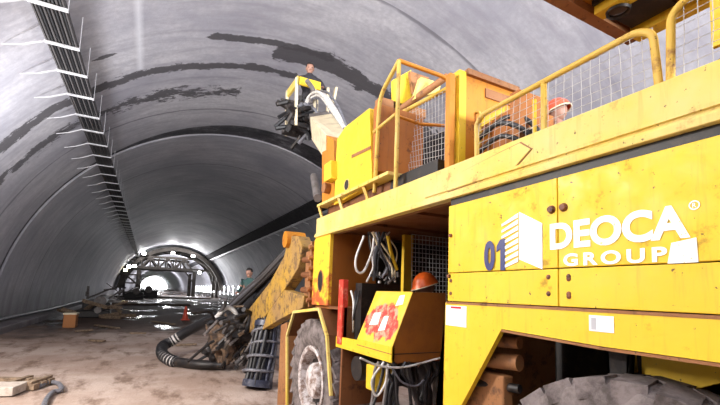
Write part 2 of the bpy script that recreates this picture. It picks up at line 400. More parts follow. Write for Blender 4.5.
# ================================================================== FAR WORKS
# lining formwork gantry
GY = 74.0
root = empty('formwork_gantry', (TX, GY, 0), 'steel formwork gantry with trusses and lamps spanning the far tunnel', 'gantry')
def arch(name, y, w, d, off, mat, a0=0, a1=180, par=None):
    m2 = MB(); rows = []
    for i in range(49):
        an = a0+(a1-a0)*i/48
        rows.append([m2.bm.verts.new(p) for p in (tun(an, y, off), tun(an, y+w, off), tun(an, y+w, off+d), tun(an, y, off+d))])
    for A, B in zip(rows, rows[1:]):
        for k in range(4): m2.face((A[k], A[(k+1) % 4], B[(k+1) % 4], B[k]))
    m2.face(rows[0]); m2.face(rows[-1][::-1]); return m2.build(name, mat, par, 40)
arch('formwork_shell', GY, 9, .15, .45, M['gantry'], 8, 172, root)
for k in range(3): arch('arch_rib', GY+k*4, .35, .45, .62, M['gantry'], 8, 172, root)
def gx_(px): return at((px, 280), 1, GY).x
def gz_(py): return at((170, py), 1, GY).z
xl, xm, xr = gx_(139), gx_(196), gx_(205)
for y in (GY, GY+8):
    for x in (gx_(138), gx_(194)):
        m2 = MB(); m2.box(x-.28, x+.28, y, y+.5, 0, gz_(271)); m2.build('portal_leg', M['gantry'], root)
    t0, t1 = gz_(270), gz_(259); xa, xb = gx_(118), gx_(208)
    m2 = MB()
    m2.box(xa, xb, y, y+.4, t0, t0+.4); m2.build('lower_chord', M['gantry'], root)
    m2 = MB(); m2.box(gx_(138), gx_(192), y, y+.4, t1, t1+.35); m2.build('upper_chord', M['gantry'], root)
    n = 6; xs = [gx_(140)+(gx_(191)-gx_(140))*i/n for i in range(n+1)]
    for i in range(n):
        z0, z1 = (t0+.2, t1+.2) if i % 2 == 0 else (t1+.2, t0+.2)
        MB().bar((xs[i], y+.2, z0), (xs[i+1], y+.2, z1), .26).build('truss_diagonal', M['gantry'], root)
        MB().bar((xs[i], y+.2, t0), (xs[i], y+.2, t1), .2).build('truss_post', M['gantry'], root)
    for (pa, pb) in (((120, 270), (138, 285)), ((194, 284), (184, 270)), ((208, 270), (212, 284)), ((118, 262), (138, 259)), ((192, 259), (207, 266))):
        A, B = at(pa, 1, y), at(pb, 1, y); MB().bar(A, B, .24).build('brace', M['gantry'], root)
for px in (112, 116, 124, 214, 220):
    x = gx_(px); x = min(max(x, TX-7.6), TX+7.0); MB().box(x-.15, x+.15, GY+1, GY+1.3, 0, gz_(262 if px > 112 and px < 200 else 274)).build('side_leg', M['gantry'], root)
for z in (gz_(285), gz_(277)):
    MB().box(max(gx_(108), TX-7.8), gx_(138), GY-.5, GY+.2, z, z+.2).build('side_platform', M['gantry'], root)
for (px, py, warm) in ((144, 253.5, 0), (173, 253, 0), (193, 256, 0), (199.5, 272.5, 0), (125.5, 270, 1), (129, 266.5, 0), (134.5, 266, 0)):
    p = at((px, py), 1, GY-.9)
    lm = MB().box(p.x-.28, p.x+.28, p.y, p.y+.35, p.z-.24, p.z+.24).build('floodlight_housing', M['dark'], root)
    MB().box(p.x-.25, p.x+.25, p.y-.04, p.y-.005, p.z-.21, p.z+.21).build('lens', M['lampwarm' if warm else 'lamp'], lm)
# low dark machinery and stacks at the gantry feet and on the left
def junk(name, px, py, y, w, h, lab, cat, mat, seed, n=9):
    random.seed(seed); p = Vector((max(at((px, py), 1, y).x, -3.9+w*.62), y, 0))
    r_ = empty(name, (p.x, p.y, 0), lab, cat)
    for i in range(n):
        m2 = MB(); a = Vector((p.x+random.uniform(-w, w)/2, p.y+random.uniform(-.8, .8), random.uniform(.05, h*.7)))
        b2 = a+Vector((random.uniform(-w, w)*.45, random.uniform(-.8, .8), random.uniform(-.2, .5)*h)); b2.z = max(.06, b2.z)
        m2.bar(a, b2, random.uniform(.06, .14), random.uniform(.05, .2)); m2.build('bar', mat, r_)
    MB().box(p.x-w*.3, p.x+w*.25, p.y-.5, p.y+.5, 0.0, h*.45).build('housing', M['dark'], r_, bevel=.05)
    MB().cyl((p.x+w*.05, p.y-.7, h*.5), (p.x+w*.05, p.y+.6, h*.55), h*.2, 14).build('drum', M['steel'], r_, 50)
    return r_
junk('compressor', 72, 306, 27.5, 2.4, 1.5, 'dark compressor with bent bars standing near the left wall', 'machine', M['steel'], 3)
junk('scrap_pile', 52, 309, 25.0, 2.6, .8, 'low pile of scrap bars and pipe ends left of the compressor', 'scrap', M['timber'], 5, 14)
junk('pump_unit', 104, 295, 58.0, 4.0, 2.0, 'dark pump unit parked at the left foot of the far gantry', 'machine', M['steel'], 9)
junk('formwork_stack', 124, 293, 66.0, 6.0, 2.4, 'stack of dark formwork parts under the gantry side platform', 'formwork', M['gantry'], 11, 16)
# orange crate and small items
p = at((70, 327), 2, 0); r_ = empty('plastic_crate', p, 'small orange crate on the mud in front of the compressor', 'crate')
m2 = MB(); m2.box(p.x-.2, p.x+.2, p.y-.3, p.y+.3, 0, .04)
for (a, b_, c_, d_) in ((-.2,.2,-.3,-.27), (-.2,.2,.27,.3), (-.2,-.17,-.3,.3), (.17,.2,-.3,.3)): m2.box(p.x+a, p.x+b_, p.y+c_, p.y+d_, .04, .5)
m2.build('crate_shell', M['crate'], r_, bevel=.01); MB().box(p.x-.22, p.x+.22, p.y-.32, p.y+.32, .5, .56).build('rim', M['cream'], r_)
p = at((185, 320), 2, 0); r_ = empty('traffic_cone', p, 'small red cone standing on the wet far floor', 'traffic cone')
MB().box(p.x-.2, p.x+.2, p.y-.2, p.y+.2, 0, .05).build('base', M['cone'], r_)
MB().lathe([(.05, .15), (.7, .05), (.72, 0)], (p.x, p.y, 0), 2, 16).build('cone_body', M['cone'], r_, 50)
# raised wet screed bays across the floor
for i, (pa, pb, h_, lab) in enumerate((((62, 304), (186, 304), .16, 'long brown screed bay across the floor before the gantry'), ((112, 297), (200, 297), .20, 'narrow screed bay just short of the gantry'))):
    A = at(pa, 2, 0); B = at(pb, 2, 0)
    m2 = MB(); m2.box(max(A.x, -3.9), B.x, A.y, A.y+7, 0, h_)
    tag(m2.build('screed_bay', M['floor'], bevel=.03), lab, 'screed')
# planks strewn over the dark floor
random.seed(21)
for k, (pa, pb, lab) in enumerate((((96, 325), (118, 328), 'plank lying left of the puddle before the screed'), ((130, 333), (146, 333), 'short board lying on the mud in mid floor'), ((90, 340), (104, 341), 'dark board end stuck in the mud'), ((152, 321), (174, 324), 'plank at the near edge of the puddle'), ((176, 345), (196, 344), 'dark board lying left of the black hose loop'), ((76, 331), (92, 330), 'thin batten right of the orange crate'))):
    A, B = at(pa, 2, .03), at(pb, 2, .03)
    tag(MB().bar(A, B, .16, .05).build('plank', M['timber'], bevel=.005), lab, 'plank', 'planks on the tunnel floor')
# far right wall: added glowing strips standing for overexposed patches of lit wall
for i in range(22):
    y = 44+i*4.2; p = tun(9, y, .35)
    r_ = empty('glow_strip', p, 'upright glowing strip standing for a brightly lit patch low on the far right wall', 'lamp', 'added glowing strips on the right wall')
    MB().box(p.x-.05, p.x+.12, p.y-.12, p.y+.12, p.z-.75, p.z+.75).build('strip_housing', M['steel'], r_)
    MB().cyl((p.x-.12, p.y, p.z-.7), (p.x-.12, p.y, p.z+.7), .07, 10).build('glow_tube', M['tube'], r_, 50)
    MB().bar((p.x+.05, p.y, p.z-.7), (p.x+.05, p.y, 0.22), .06).build('strip_post', M['steel'], r_)
# barrier along the right kerb
r_ = empty('barrier_rail', (TX+7.2, 60, 0), 'dark low barrier running along the foot of the far right wall', 'barrier')
MB().box(TX+7.15, TX+7.3, 30, 110, .35, .8).build('rail_board', M['gantry'], r_)
for i in range(17):
    MB().box(TX+7.17, TX+7.28, 30+i*5-.06, 30+i*5+.06, 0, .9).build('post', M['gantry'], r_)

# ---- near left floor clutter
A = at((10, 391), 2, 0)
r_ = Matrix.Translation((A.x-.15, A.y-.1, 0)) @ Matrix.Rotation(math.radians(-14), 4, 'Z')
tag(MB().box(-.33, .33, -.22, .22, 0, .13, r_).build('concrete_block', M['block'], bevel=.012), 'pale square concrete block on the ground at bottom left', 'block')
B_ = at((31, 386), 2, 0)
m2 = MB(); r_ = Matrix.Translation((B_.x, B_.y, 0)) @ Matrix.Rotation(math.radians(-20), 4, 'Z')
for k in range(3): m2.box(-.22, .22, -.3+k*.2, -.16+k*.2, .0, .09, r_)
m2.box(-.2, -.12, -.3, .25, .09, .13, r_); m2.box(.1, .18, -.3, .25, .09, .13, r_)
tag(m2.build('pallet_fragment', M['timber'], bevel=.004), 'broken dark pallet piece right of the concrete block', 'pallet')
A, B = at((-12, 380), 2, .06), at((31, 381), 2, .06)
tag(MB().bar(A, B, .12, .1).build('timber_beam', M['timber'], bevel=.01), 'grey timber beam lying behind the concrete block', 'beam')
pts = smooth_pts([at(q, 2, .03) for q in ((42, 412), (46, 400), (53, 392), (61, 390), (59, 384), (50, 382), (40, 386))])
tag(MB().tube(pts, .035, 8).build('ground_hose', M['hosegrey'], smooth=50), 'muddy hose curling on the ground at bottom left', 'hose')

# ================================================================== THE RIG
AX = 1.70
RIG = empty('tunnel_rig', (2.9, 2.5, 0), 'large yellow tunnelling rig carrier with boom filling the right side', 'machine')
def yz(px, x=AX): p = at(px, 0, x); return (p.y, p.z)
# --- wheels
FY, RY = 4.37, .98
def part_wheel(cy):
    # wheel: the tyre is the part, rim/hub/drum below it
    cx0, R_, w = AX-.03, .705, .46
    t = MB(); t.lathe([(0.06,.36),(0.02,.42),(0.0,.50),(.012,.60),(.025,.650),(.07,.680),(w-.09,.668),(w-.025,.650),(w-.012,.60),(w,.50),(w-.03,.38)], (cx0, cy, R_), 0, 56)
    for k in range(26):
        a = 2*PI*k/26
        for s_, x0, x1, tw in ((0, .012, .25, .3), (.12, .21, w-.012, -.3)):
            m4 = Matrix.Translation((cx0, cy, R_)) @ Matrix.Rotation(a+s_, 4, 'X') @ Matrix.Translation(((x0+x1)/2, 0, 0)) @ Matrix.Rotation(tw, 4, 'Z')
            t.box(-(x1-x0)/2, (x1-x0)/2, -.062, .062, .60, .685, m4)
    ty = t.build('wheel', M['tyre'], RIG, 40)
    MB().lathe([(.05,.385),(.015,.39),(.005,.37),(.02,.335),(.09,.31),(.20,.30)], (cx0, cy, R_), 0, 40).build('rim', M['rim'], ty, 40)
    MB().lathe([(.16,.20),(.07,.195),(.03,.17),(.01,.06),(.01,0)], (cx0, cy, R_), 0, 28).build('hub', M['rim'], ty, 30)
    MB().lathe([(.14,.31),(.14,.19),(.2,.19)], (cx0, cy, R_), 0, 30).build('brake_drum', M['dark'], ty, 40)
    for k in range(10):
        a = 2*PI*k/10; c = Vector((cx0+.125, cy+math.cos(a)*.255, R_+math.sin(a)*.255)); MB().cyl(c, c+Vector((-.035,0,0)), .018, 6).build('wheel_nut', M['steel'], ty)
part_wheel(FY); part_wheel(RY)
# --- chassis
MB().box(2.75, 3.65, -1.0, 5.1, .62, 1.1).build('chassis', M['dark'], RIG, bevel=.02)
for y in (FY, RY): MB().cyl((AX+.35, y, .69), (2.9, y, .69), .13, 16).build('axle', M['dark'], RIG, 40)
# --- deck
zb, zt = 2.33, 2.555
m2 = MB(); m2.box(AX+.02, 4.3, -1.2, 4.40, zb+.035, zt-.004); m2.build('deck_plate', M['brown'], RIG)
m2 = MB(); m2.prism([(AX, zt), (AX, zb+.05), (AX-.02, zb+.035), (AX-.02, zb), (AX+.05, zb), (AX+.05, zt)], 1, -1.2, 4.42); bm_ = m2.build('deck_beam', M['beam'], RIG, bevel=.004)
m2 = MB(); m2.prism([(AX-.012, zb+.06), (AX-.012, zb+.075), (AX+.01, zb+.08), (AX+.01, zb+.055)], 1, -1.2, 2.3); m2.build('flange', M['beam'], bm_)
# arrow-shaped plate on beam
m2 = MB(); q = [(2.05,2.385),(2.05,2.47),(1.60,2.515),(1.47,2.525),(1.40,2.47),(1.50,2.405),(1.64,2.395)]
ce = (1.76, 2.455); MB().prism([(ce[0]+(a-ce[0])*1.02, ce[1]+(b_-ce[1])*1.08) for a, b_ in q], 0, AX-.003, AX+.002).build('arrow_outline', M['rust'], bm_)
m2.prism(q, 0, AX-.008, AX+.002); m2.build('arrow_plate', M['beam'], bm_, bevel=.002)
# underside ribs
for y in (2.6, 3.3, 4.0): MB().box(AX+.06, 3.9, y, y+.04, zb+.01, zb+.04).build('deck_rib', M['brown'], RIG)
MB().box(AX+.06, AX+.10, 2.1, 4.35, zb-.0, zb+.04).build('deck_lip', M['rust'], RIG)
# --- side panels
SX = 1.255
for (y0, y1) in ((SX+.003, 2.045), (-1.0, SX-.003)):
    up = MB().box(AX, AX+.03, y0, y1, 1.852, 2.285).build('side_panel', M['yellow'], RIG, bevel=.003)
    lo = MB().box(AX, AX+.03, y0, y1, 1.672, 1.847).build('lower_panel', M['yellow'], RIG, bevel=.003)
    m2 = MB(); spots = [(y0+.05 if y0 > 0 else y1-.05, z) for z in (1.81, 1.73)] + [((y1-.03) if y0 > 0 else y1-.05, z) for z in (1.80, 1.72)]
    for (yy, z) in spots: MB().ball((AX, yy, z), .0125, .6, 1, 1, 8).build('bolt', M['knob'], lo, 50)
for p_ in ((1.286, 2.135), (1.222, 2.135), (2.02, 2.09), (2.03, 1.83)):
    MB().lathe([(-.006,.0),(-.004,.015),(.012,.021)] if p_[0] < 2 else [(0,0),(-.002,.010),(.012,.013)], (AX-.012, p_[0], p_[1]), 0, 14).build('latch_knob', M['knob'], RIG, 40)
MB().box(AX+.06, 4.2, -1.0, 2.04, 1.58, 2.32).build('body_core', M['dark'], RIG)
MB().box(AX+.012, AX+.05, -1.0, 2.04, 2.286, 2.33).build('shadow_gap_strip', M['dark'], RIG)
# --- wheel-arch skirt
dg = [yz((502, 329)), yz((462, 405))]
sl = (dg[1][0]-dg[0][0])/(dg[1][1]-dg[0][1]); zlow = .62
P_ = [(-1.0, 1.662), (2.06, 1.662), (2.075, zlow), (dg[0][0]+sl*(zlow-dg[0][1])*1.0, zlow), (dg[0][0], dg[0][1]), (1.05, 1.515), (-1.0, 1.505)]
m2 = MB(); m2.prism(P_, 0, AX-.004, AX+.03); sk = m2.build('wheel_arch_skirt', M['yellow'], RIG)
MB().box(AX-.006, AX+.035, -1.0, 2.05, 1.655, 1.668).build('trim_lip', M['rust'], sk)
MB().prism([(dg[0][0], dg[0][1]-.003), (1.05, 1.512), (-1.0, 1.502), (-1.0, 1.492), (1.05, 1.500), (dg[0][0]+.004, dg[0][1]-.015)], 0, AX-.002, AX+.20).build('arch_flange', M['rust'], sk)
MB().prism([(2.05, 1.64), (2.06, zlow), (2.02, zlow), (2.02, 1.64)], 0, AX+.03, AX+.55).build('front_web', M['brown'], sk)
# stickers
def sticker(y0, y1, z0, z1, par, bands, name='notice_sticker'):
    st = MB().box(AX-.0065, AX-.0042, y1, y0, z0, z1).build(name, M['white'], par)
    for k, (a, b_, c_, d_, mt) in enumerate(bands):
        MB().box(AX-.0078, AX-.0065, y0+(y1-y0)*b_, y0+(y1-y0)*a, z0+(z1-z0)*c_, z0+(z1-z0)*d_).build('print_line', M[mt], st)
sticker(2.052, 1.865, 1.52, 1.645, sk, [(.25,.75,.86,.96,'redv')]+[(.12,.85,.72-.12*i,.735-.12*i,'label_grey') for i in range(6)])
sticker(1.105, 1.00, 1.575, 1.642, sk, [(.1,.3,.1,.85,'label_grey'), (.4,.95,.8,.83,'label_grey'), (.4,.9,.6,.63,'label_grey'), (.4,.95,.4,.43,'label_grey')])
# inner yellow panel and strut behind the arch
MB().prism([(1.045, 1.52), (-1.0, 1.52), (-1.0, 1.40), (.74, 1.42), (.80, 1.36), (.92, 1.33), (1.045, 1.34)], 0, 1.97, 2.0).build('inner_panel', M['yellow'], RIG)
MB().prism([(1.10, 1.52), (1.24, 1.30), (1.09, 1.30)], 0, 2.0, 2.03).build('gusset', M['yellow'], RIG)
m2 = MB(); m2.prism([(1.185,1.52),(1.155,1.46),(1.145,1.2),(1.09,1.2),(1.085,1.46),(1.06,1.52)], 0, 1.92, 1.96); m2.build('suspension_strut', M['dark'], RIG, bevel=.004)
MB().box(1.98, 2.6, 1.95, 2.0, .5, 1.6).build('wheel_well_wall', M['rust'], RIG)
MB().box(1.74, 2.75, -1, 1.95, 1.54, 1.58).build('wheel_well_roof', M['dark'], RIG)
MB().box(2.68, 2.75, -1, 2.0, .6, 1.54).build('wheel_well_liner', M['dark'], RIG)
for z, r0 in ((1.44, .035), (1.33, .045), (1.19, .025)):
    MB().cyl((1.76, 2.0, z), (1.84, 1.60, z+.02), r0, 12).build('cross_pipe', M['rust' if r0 > .03 else 'dark'], RIG, 40)
MB().box(1.78, 1.86, 1.66, 2.0, .80, 1.27).build('step_box', M['rust'], RIG, bevel=.01)
MB().box(1.76, 1.82, 1.72, 1.99, 1.48, 1.6).build('valve_box', M['rust'], RIG, bevel=.01)

# --- lettering and emblem on the side panel
def text_part(s, y0, y1, z0, z1, mat, name, bold=.02, track=1.0, off=.0035):
    cu = bpy.data.curves.new(name, 'FONT'); cu.body = s; cu.size = 1; cu.extrude = .0; cu.offset = bold; cu.space_character = track; cu.resolution_u = 6
    o = bpy.data.objects.new('tmp', cu); COL.objects.link(o)
    me = bpy.data.meshes.new_from_object(o.evaluated_get(bpy.context.evaluated_depsgraph_get())); bpy.data.objects.remove(o)
    xs = [v.co.x for v in me.vertices]; yy = [v.co.y for v in me.vertices]
    bm = bmesh.new(); bm.from_mesh(me)
    for v in bm.verts:
        u = (v.co.x-min(xs))/(max(xs)-min(xs)); w = (v.co.y-min(yy))/(max(yy)-min(yy))
        v.co = Vector((AX-off, y0+(y1-y0)*u, z0+(z1-z0)*w))
    for f_ in bm.faces:
        f_.smooth = False; f_.normal_update()
        if f_.normal.x > 0: f_.normal_flip()
    for e in bm.edges: e.smooth = True
    bm.to_mesh(me); bm.free(); me.materials.clear(); me.materials.append(mat)
    return me
# vinyl with scuffs
m, nt, b = new_mat('scuffed_white_vinyl'); b.inputs['Roughness'].default_value = .4
f = ramp(nt, noise(nt, 26, 5, .7), [(.60,(0,0,0)),(.66,(.85,.85,.85))]); nt.links.new(mix(nt, f, (.9,.9,.88), (.80,.52,.05)), b.inputs['Base Color']); M['vinyl'] = m
PAN = RIG
for s, y0, y1, z0, z1, mt, nm, bo in (('DEOCA', 1.295, .725, 1.938, 2.066, 'vinyl', 'company_lettering', .04), ('GROUP', 1.225, .80, 1.857, 1.915, 'vinyl', 'company_lettering', .035), ('0', 1.724, 1.642, 1.852, 2.022, 'blue', 'number_lettering', .05), ('R', .716, .704, 2.045, 2.062, 'vinyl', 'registered_mark', .01)):
    link(nm, text_part(s, y0, y1, z0, z1, M[mt], nm, bo, 1.0 if s != 'GROUP' else 1.35, .0062 if s == '0' else .0035), PAN)
m2 = MB(); m2.lathe([(-.0015,.017),(-.0015,.013)], (AX-.002, .710, 2.0535), 0, 24); m2.build('registered_mark', M['vinyl'], PAN)
MB().prism([(1.632,1.985),(1.606,2.022),(1.572,2.022),(1.572,1.852),(1.604,1.852),(1.604,1.970),(1.632,1.955)], 0, AX-.0052, AX-.0008).build('number_lettering', M['blue'], PAN)
# worn-off paler repaint at the end of the second line
MB().prism([(.80,1.849),(.705,1.85),(.708,1.937),(.785,1.925)], 0, AX-.0046, AX-.0004).build('white_patch', M['vinyl'], PAN)
# open-book emblem: solid leaf and striped leaf
MB().prism([(1.478,2.155),(1.338,2.075),(1.338,1.848),(1.478,1.905)], 0, AX-.004, AX-.001).build('emblem', M['white'], PAN)
for k in range(8):
    z_ = 2.15-k*.0335
    MB().prism([(1.485, z_), (1.596, z_-.045), (1.596, z_-.058), (1.485, z_-.023)], 0, AX-.0046, AX-.0015).build('emblem', M['white'], PAN)

# --- guard rails with mesh on the deck edge
def mesh_panel(corner_pts, name, par, nu, nv, r=.0026, mat='wire', sag=0):
    """bilinear grid of wires between 4 corners (a,b bottom; d,c top)"""
    a, b_, c_, d_ = [Vector(q) for q in corner_pts]; m3 = MB()
    B = lambda u, v: (a*(1-u)+b_*u)*(1-v)+(d_*(1-u)+c_*u)*v
    random.seed(5)
    for i in range(nu+1):
        u = i/nu; j = random.uniform(-.003, .003)
        m3.tube([B(u, v/4)+Vector((0, j*math.sin(v*2.), 0)) for v in range(5)], r, 4)
    for i in range(nv+1):
        v = i/nv; m3.tube([B(u/8, v)+Vector((0, 0, random.uniform(-.0015,.0015))) for u in range(9)], r, 4)
    return m3.build(name, M[mat], par)
RX = AX+.035
gr = [ (RX, 1.83, zt), (RX, 1.835, 2.775), (RX, 1.78, 2.815), (RX, .90, 2.83), (RX, .84, 2.79), (RX, .825, zt)]
g1 = MB().tube(arc_pts(gr, .07), .0155, 12).build('guard_rail', M['rail'], RIG, 50)
MB().cyl((RX, 1.352, zt), (RX, 1.352, 2.82), .015, 10).build('rail_post', M['rail'], g1, 50)
MB().cyl((RX+.05, 1.45, zt), (RX+.05, 1.45, 2.78), .011, 10).build('rail_post', M['yellow'], g1, 50)
mesh_panel([(RX, 1.83, zt+.01), (RX, .83, zt+.01), (RX, .84, 2.815), (RX, 1.81, 2.80)], 'mesh_panel', g1, 22, 6, .0016)
MB().prism([(1.80, 2.795), (1.62, 2.80), (1.62, 2.765), (1.80, 2.745)], 0, RX+.006, RX+.01).build('rail_plate', M['yellow'], g1)
gr = [(RX, .785, zt), (RX, .775, 2.83), (RX, .70, 2.87), (RX, -.6, 2.87), (RX, -.7, 2.8), (RX, -.7, zt)]
g2 = MB().tube(arc_pts(gr, .07), .0155, 12).build('guard_rail', M['rail'], RIG, 50)
mesh_panel([(RX, .785, zt+.01), (RX, -.7, zt+.01), (RX, -.68, 2.86), (RX, .775, 2.84)], 'mesh_panel', g2, 33, 7, .0016)
MB().box(RX+.03, RX+.05, .60, .665, 2.64, 3.38).build('canopy_post', M['yellow'], RIG, bevel=.003)
MB().box(2.1, 2.16, .62, .70, 2.55, 3.38).build('canopy_post', M['rust'], RIG, bevel=.003)
MB().box(2.66, 2.72, 1.40, 1.46, 2.55, 3.38).build('canopy_post', M['orange'], RIG, bevel=.003) if False else None
# --- overhead canopy
cz0, cz1 = 3.40, 3.52
can = MB().box(1.45, 2.70, -.8, 1.46, cz0+.05, cz1).build('canopy', M['orange'], RIG, bevel=.004)
m2 = MB(); m2.box(1.45, 2.70, 1.39, 1.46, cz0, cz0+.05); m2.build('canopy_edge', M['rust'], can)
MB().box(2.60, 2.70, -.8, 1.39, cz0-.02, cz0+.05).build('canopy_beam', M['yellow'], can, bevel=.004)
c = at((594, 15), 2, cz0-.03)
MB().box(c.x, c.x+.09, -.8, c.y, cz0-.03, cz0+.05).build('canopy_beam', M['yellow'], can, bevel=.004)
for y in (.95, .4): MB().box(1.5, 2.6, y, y+.05, cz0+.0, cz0+.05).build('canopy_cross_rib', M['orange'], can)
c = at((618, 9), 2, cz0-.02)
dk = MB().box(c.x-.10, c.x+.3, c.y-.16, c.y+.09, cz0+.02, cz0+.05).build('lamp_bracket', M['dark'], can)
MB().lathe([(.04,.065),(-.02,.065),(-.045,.06),(-.035,.05)], (c.x, c.y, cz0-.0), 2, 24).build('work_lamp', M['dark'], dk, 40)
MB().lathe([(-.03,.052),(-.04,.03),(-.042,0)], (c.x, c.y, cz0-.0), 2, 24).build('work_lamp_lens', M['glass'], dk, 40)
# --- things on deck behind the mesh
MB().box(2.14, 2.5, 1.86, 2.12, zt, 3.02).build('engine_cover', M['brown2'], RIG, bevel=.015)
MB().box(1.98, 2.26, 1.72, 1.80, zt+.05, 3.02).build('control_cabinet', M['brown2'], RIG, bevel=.008)
MB().box(2.0, 2.35, 1.62, 1.70, zt, 2.74).build('valve_bank', M['dark'], RIG, bevel=.01)
for k in range(6): MB().cyl((2.02+k*.06, 1.69, 2.62), (2.02+k*.06, 1.66, 2.75), .014, 8).build('hydraulic_fitting', M['galv' if k % 2 else 'cream'], RIG, 50)
for k, (z, x) in enumerate(((2.86, 2.05), (2.80, 1.98), (2.72, 2.0))):
    MB().tube(smooth_pts([(x, 2.1, z), (x-.04, 1.86, z+.03), (x, 1.7, z-.05), (x+.1, 1.6, zt+.03)]), .016, 8).build('hydraulic_hose', M['rubber'], RIG, 50)
MB().box(1.86, 2.0, 1.60, 1.95, zt, 2.63).build('dust_box', M['hosegrey'], RIG, bevel=.01)
MB().tube(smooth_pts([(1.82, 1.30, zt+.02), (1.85, 1.15, zt+.045), (1.82, 1.0, zt+.03), (1.86, .85, zt+.03)]), .016, 8).build('hydraulic_hose', M['rubber'], RIG, 50)
for k in range(5):
    MB().tube(smooth_pts([(1.95+.07*k, .95-.03*k, zt+.02), (1.95+.05*k, .78, zt+.07+.02*k), (1.98+.06*k, .55, zt+.17+.015*k), (2.1, .2, zt+.22)]), .022, 8).build('hydraulic_hose', M['rubber' if k != 2 else 'hosegrey'], RIG, 50)
# --- tall orange cabinet with handle
cab = MB()
cab.box(1.95, 2.46, 2.18, 2.27, zt, 3.36); cab = cab.build('tall_cabinet', M['orange'], RIG, bevel=.006)
MB().box(1.885, 1.95, 2.17, 2.24, zt, 3.345).build('cabinet_corner_post', M['yellow'], cab, bevel=.004)
MB().box(1.815, 1.865, 2.19, 2.24, zt, 3.31).build('cabinet_corner_post', M['orange'], cab, bevel=.004)
MB().box(1.95, 2.48, 2.15, 2.185, 3.32, 3.365).build('top_lip', M['rust'], cab, bevel=.003)
MB().box(2.14, 2.46, 2.168, 2.18, 3.20, 3.27).build('door_rail', M['rust'], cab)
MB().box(2.14, 2.46, 2.168, 2.18, 2.95, 2.99).build('door_rail', M['rust'], cab)
MB().tube(arc_pts([(2.055,2.18,3.06),(2.055,2.14,3.05),(2.062,2.14,2.80),(2.062,2.18,2.79)], .03), .010, 8).build('grab_handle', M['rail'], cab, 50)
# --- access cage
B2 = at((394, 172), 0, AX+.04)
yb = 2.75
pt = lambda q, y=yb: at(q, 1, y)
A0, A1 = Vector((AX+.03, 3.10, 2.60)), Vector((AX+.03, 3.06, 3.48))
Bb, Bt = Vector((AX+.03, yb, 2.66)), Vector((AX+.03, yb, 3.66))
Cc, Ct = pt((446, 166)), pt((452, 80)); Cc.z = zt
c1 = MB().tube(arc_pts([A0, A1, Bt], .12), .019, 10).build('access_cage', M['rail'], RIG, 50)
MB().tube([Bb-Vector((0,0,.1)), Bt], .019, 10).build('cage_post', M['rail'], c1, 50)
MB().tube(arc_pts([Bt, Vector((Ct.x, yb, 3.655)), Cc], .13), .019, 10).build('cage_rail', M['orange'], c1, 50)
MB().tube([at((374, 132), 0, AX+.03), at((396, 114), 0, AX+.03)], .016, 10).build('cage_rail', M['rail'], c1, 50)
MB().tube([pt((397, 116)), pt((420, 124)), pt((449, 126))], .014, 10).build('cage_rail', M['orange'], c1, 50)
# mesh fence behind the cage
a, b_, c_, d_ = at((412, 172), 1, 3.0), at((444, 160), 1, 2.70), at((446, 90), 1, 2.70), at((404, 112), 1, 3.3)
a.z = 2.62; b_.z = 2.60
mp = mesh_panel([a, b_, c_, d_], 'mesh_screen', RIG, 13, 17, .0021)
MB().tube([d_+Vector((-.02,.1,.0)), c_+Vector((.02,0,.02))], .022, 10).build('screen_top_rail', M['rail'], mp, 50)
# hopper plates, tube and box seen through the cage
q = [at(k, 1, 3.5) for k in ((393, 80), (411, 70), (413, 100), (394, 112))]
MB().prism([(p.x, p.z) for p in q], 1, 3.5, 3.54).build('hopper_plate', M['yellow'], RIG)
q = [at(k, 1, 3.3) for k in ((413, 100), (420, 78), (440, 84), (438, 92))]
MB().prism([(p.x, p.z) for p in q], 1, 3.28, 3.34).build('hopper_plate', M['beam'], RIG)
q = [at(k, 1, 3.4) for k in ((411, 70), (431, 77), (424, 82), (414, 92))]
MB().prism([(p.x, p.z) for p in q], 1, 3.42, 3.46).build('hopper_plate', M['rust'], RIG)
MB().tube([at((388, 118), 1, 3.6), at((448, 76), 1, 3.0)], .035, 12).build('boom_stay', M['rust'], RIG, 40)
p0, p1 = at((377, 162), 1, 3.1), at((424, 118), 1, 3.1)
MB().box(p0.x, p1.x, 3.1, 3.2, 2.80, p1.z+.02).build('winch_housing', M['brown2'], RIG, bevel=.01)
p0, p1 = at((377, 128), 1, 3.55), at((424, 108), 1, 3.55)
MB().box(p0.x, p1.x, 3.5, 3.62, p1.z-.14, p1.z-.04).build('winch_bar', M['rust'], RIG, bevel=.01)
MB().box(1.80, 2.30, 2.30, 2.95, 2.565, 2.70).build('step_box', M['dark'], RIG, bevel=.006)
MB().cyl((1.79, 2.88, 2.62), (1.95, 2.88, 2.62), .05, 16).build('hose_reel', M['rubber'], RIG, 40)
for k, (x, y) in enumerate(((1.82, 3.3), (1.9, 3.25), (1.98, 3.2))): MB().cyl((x, y, 2.7), (x, y, 2.95), .012, 8).build('control_lever', M['steel'], RIG, 50)
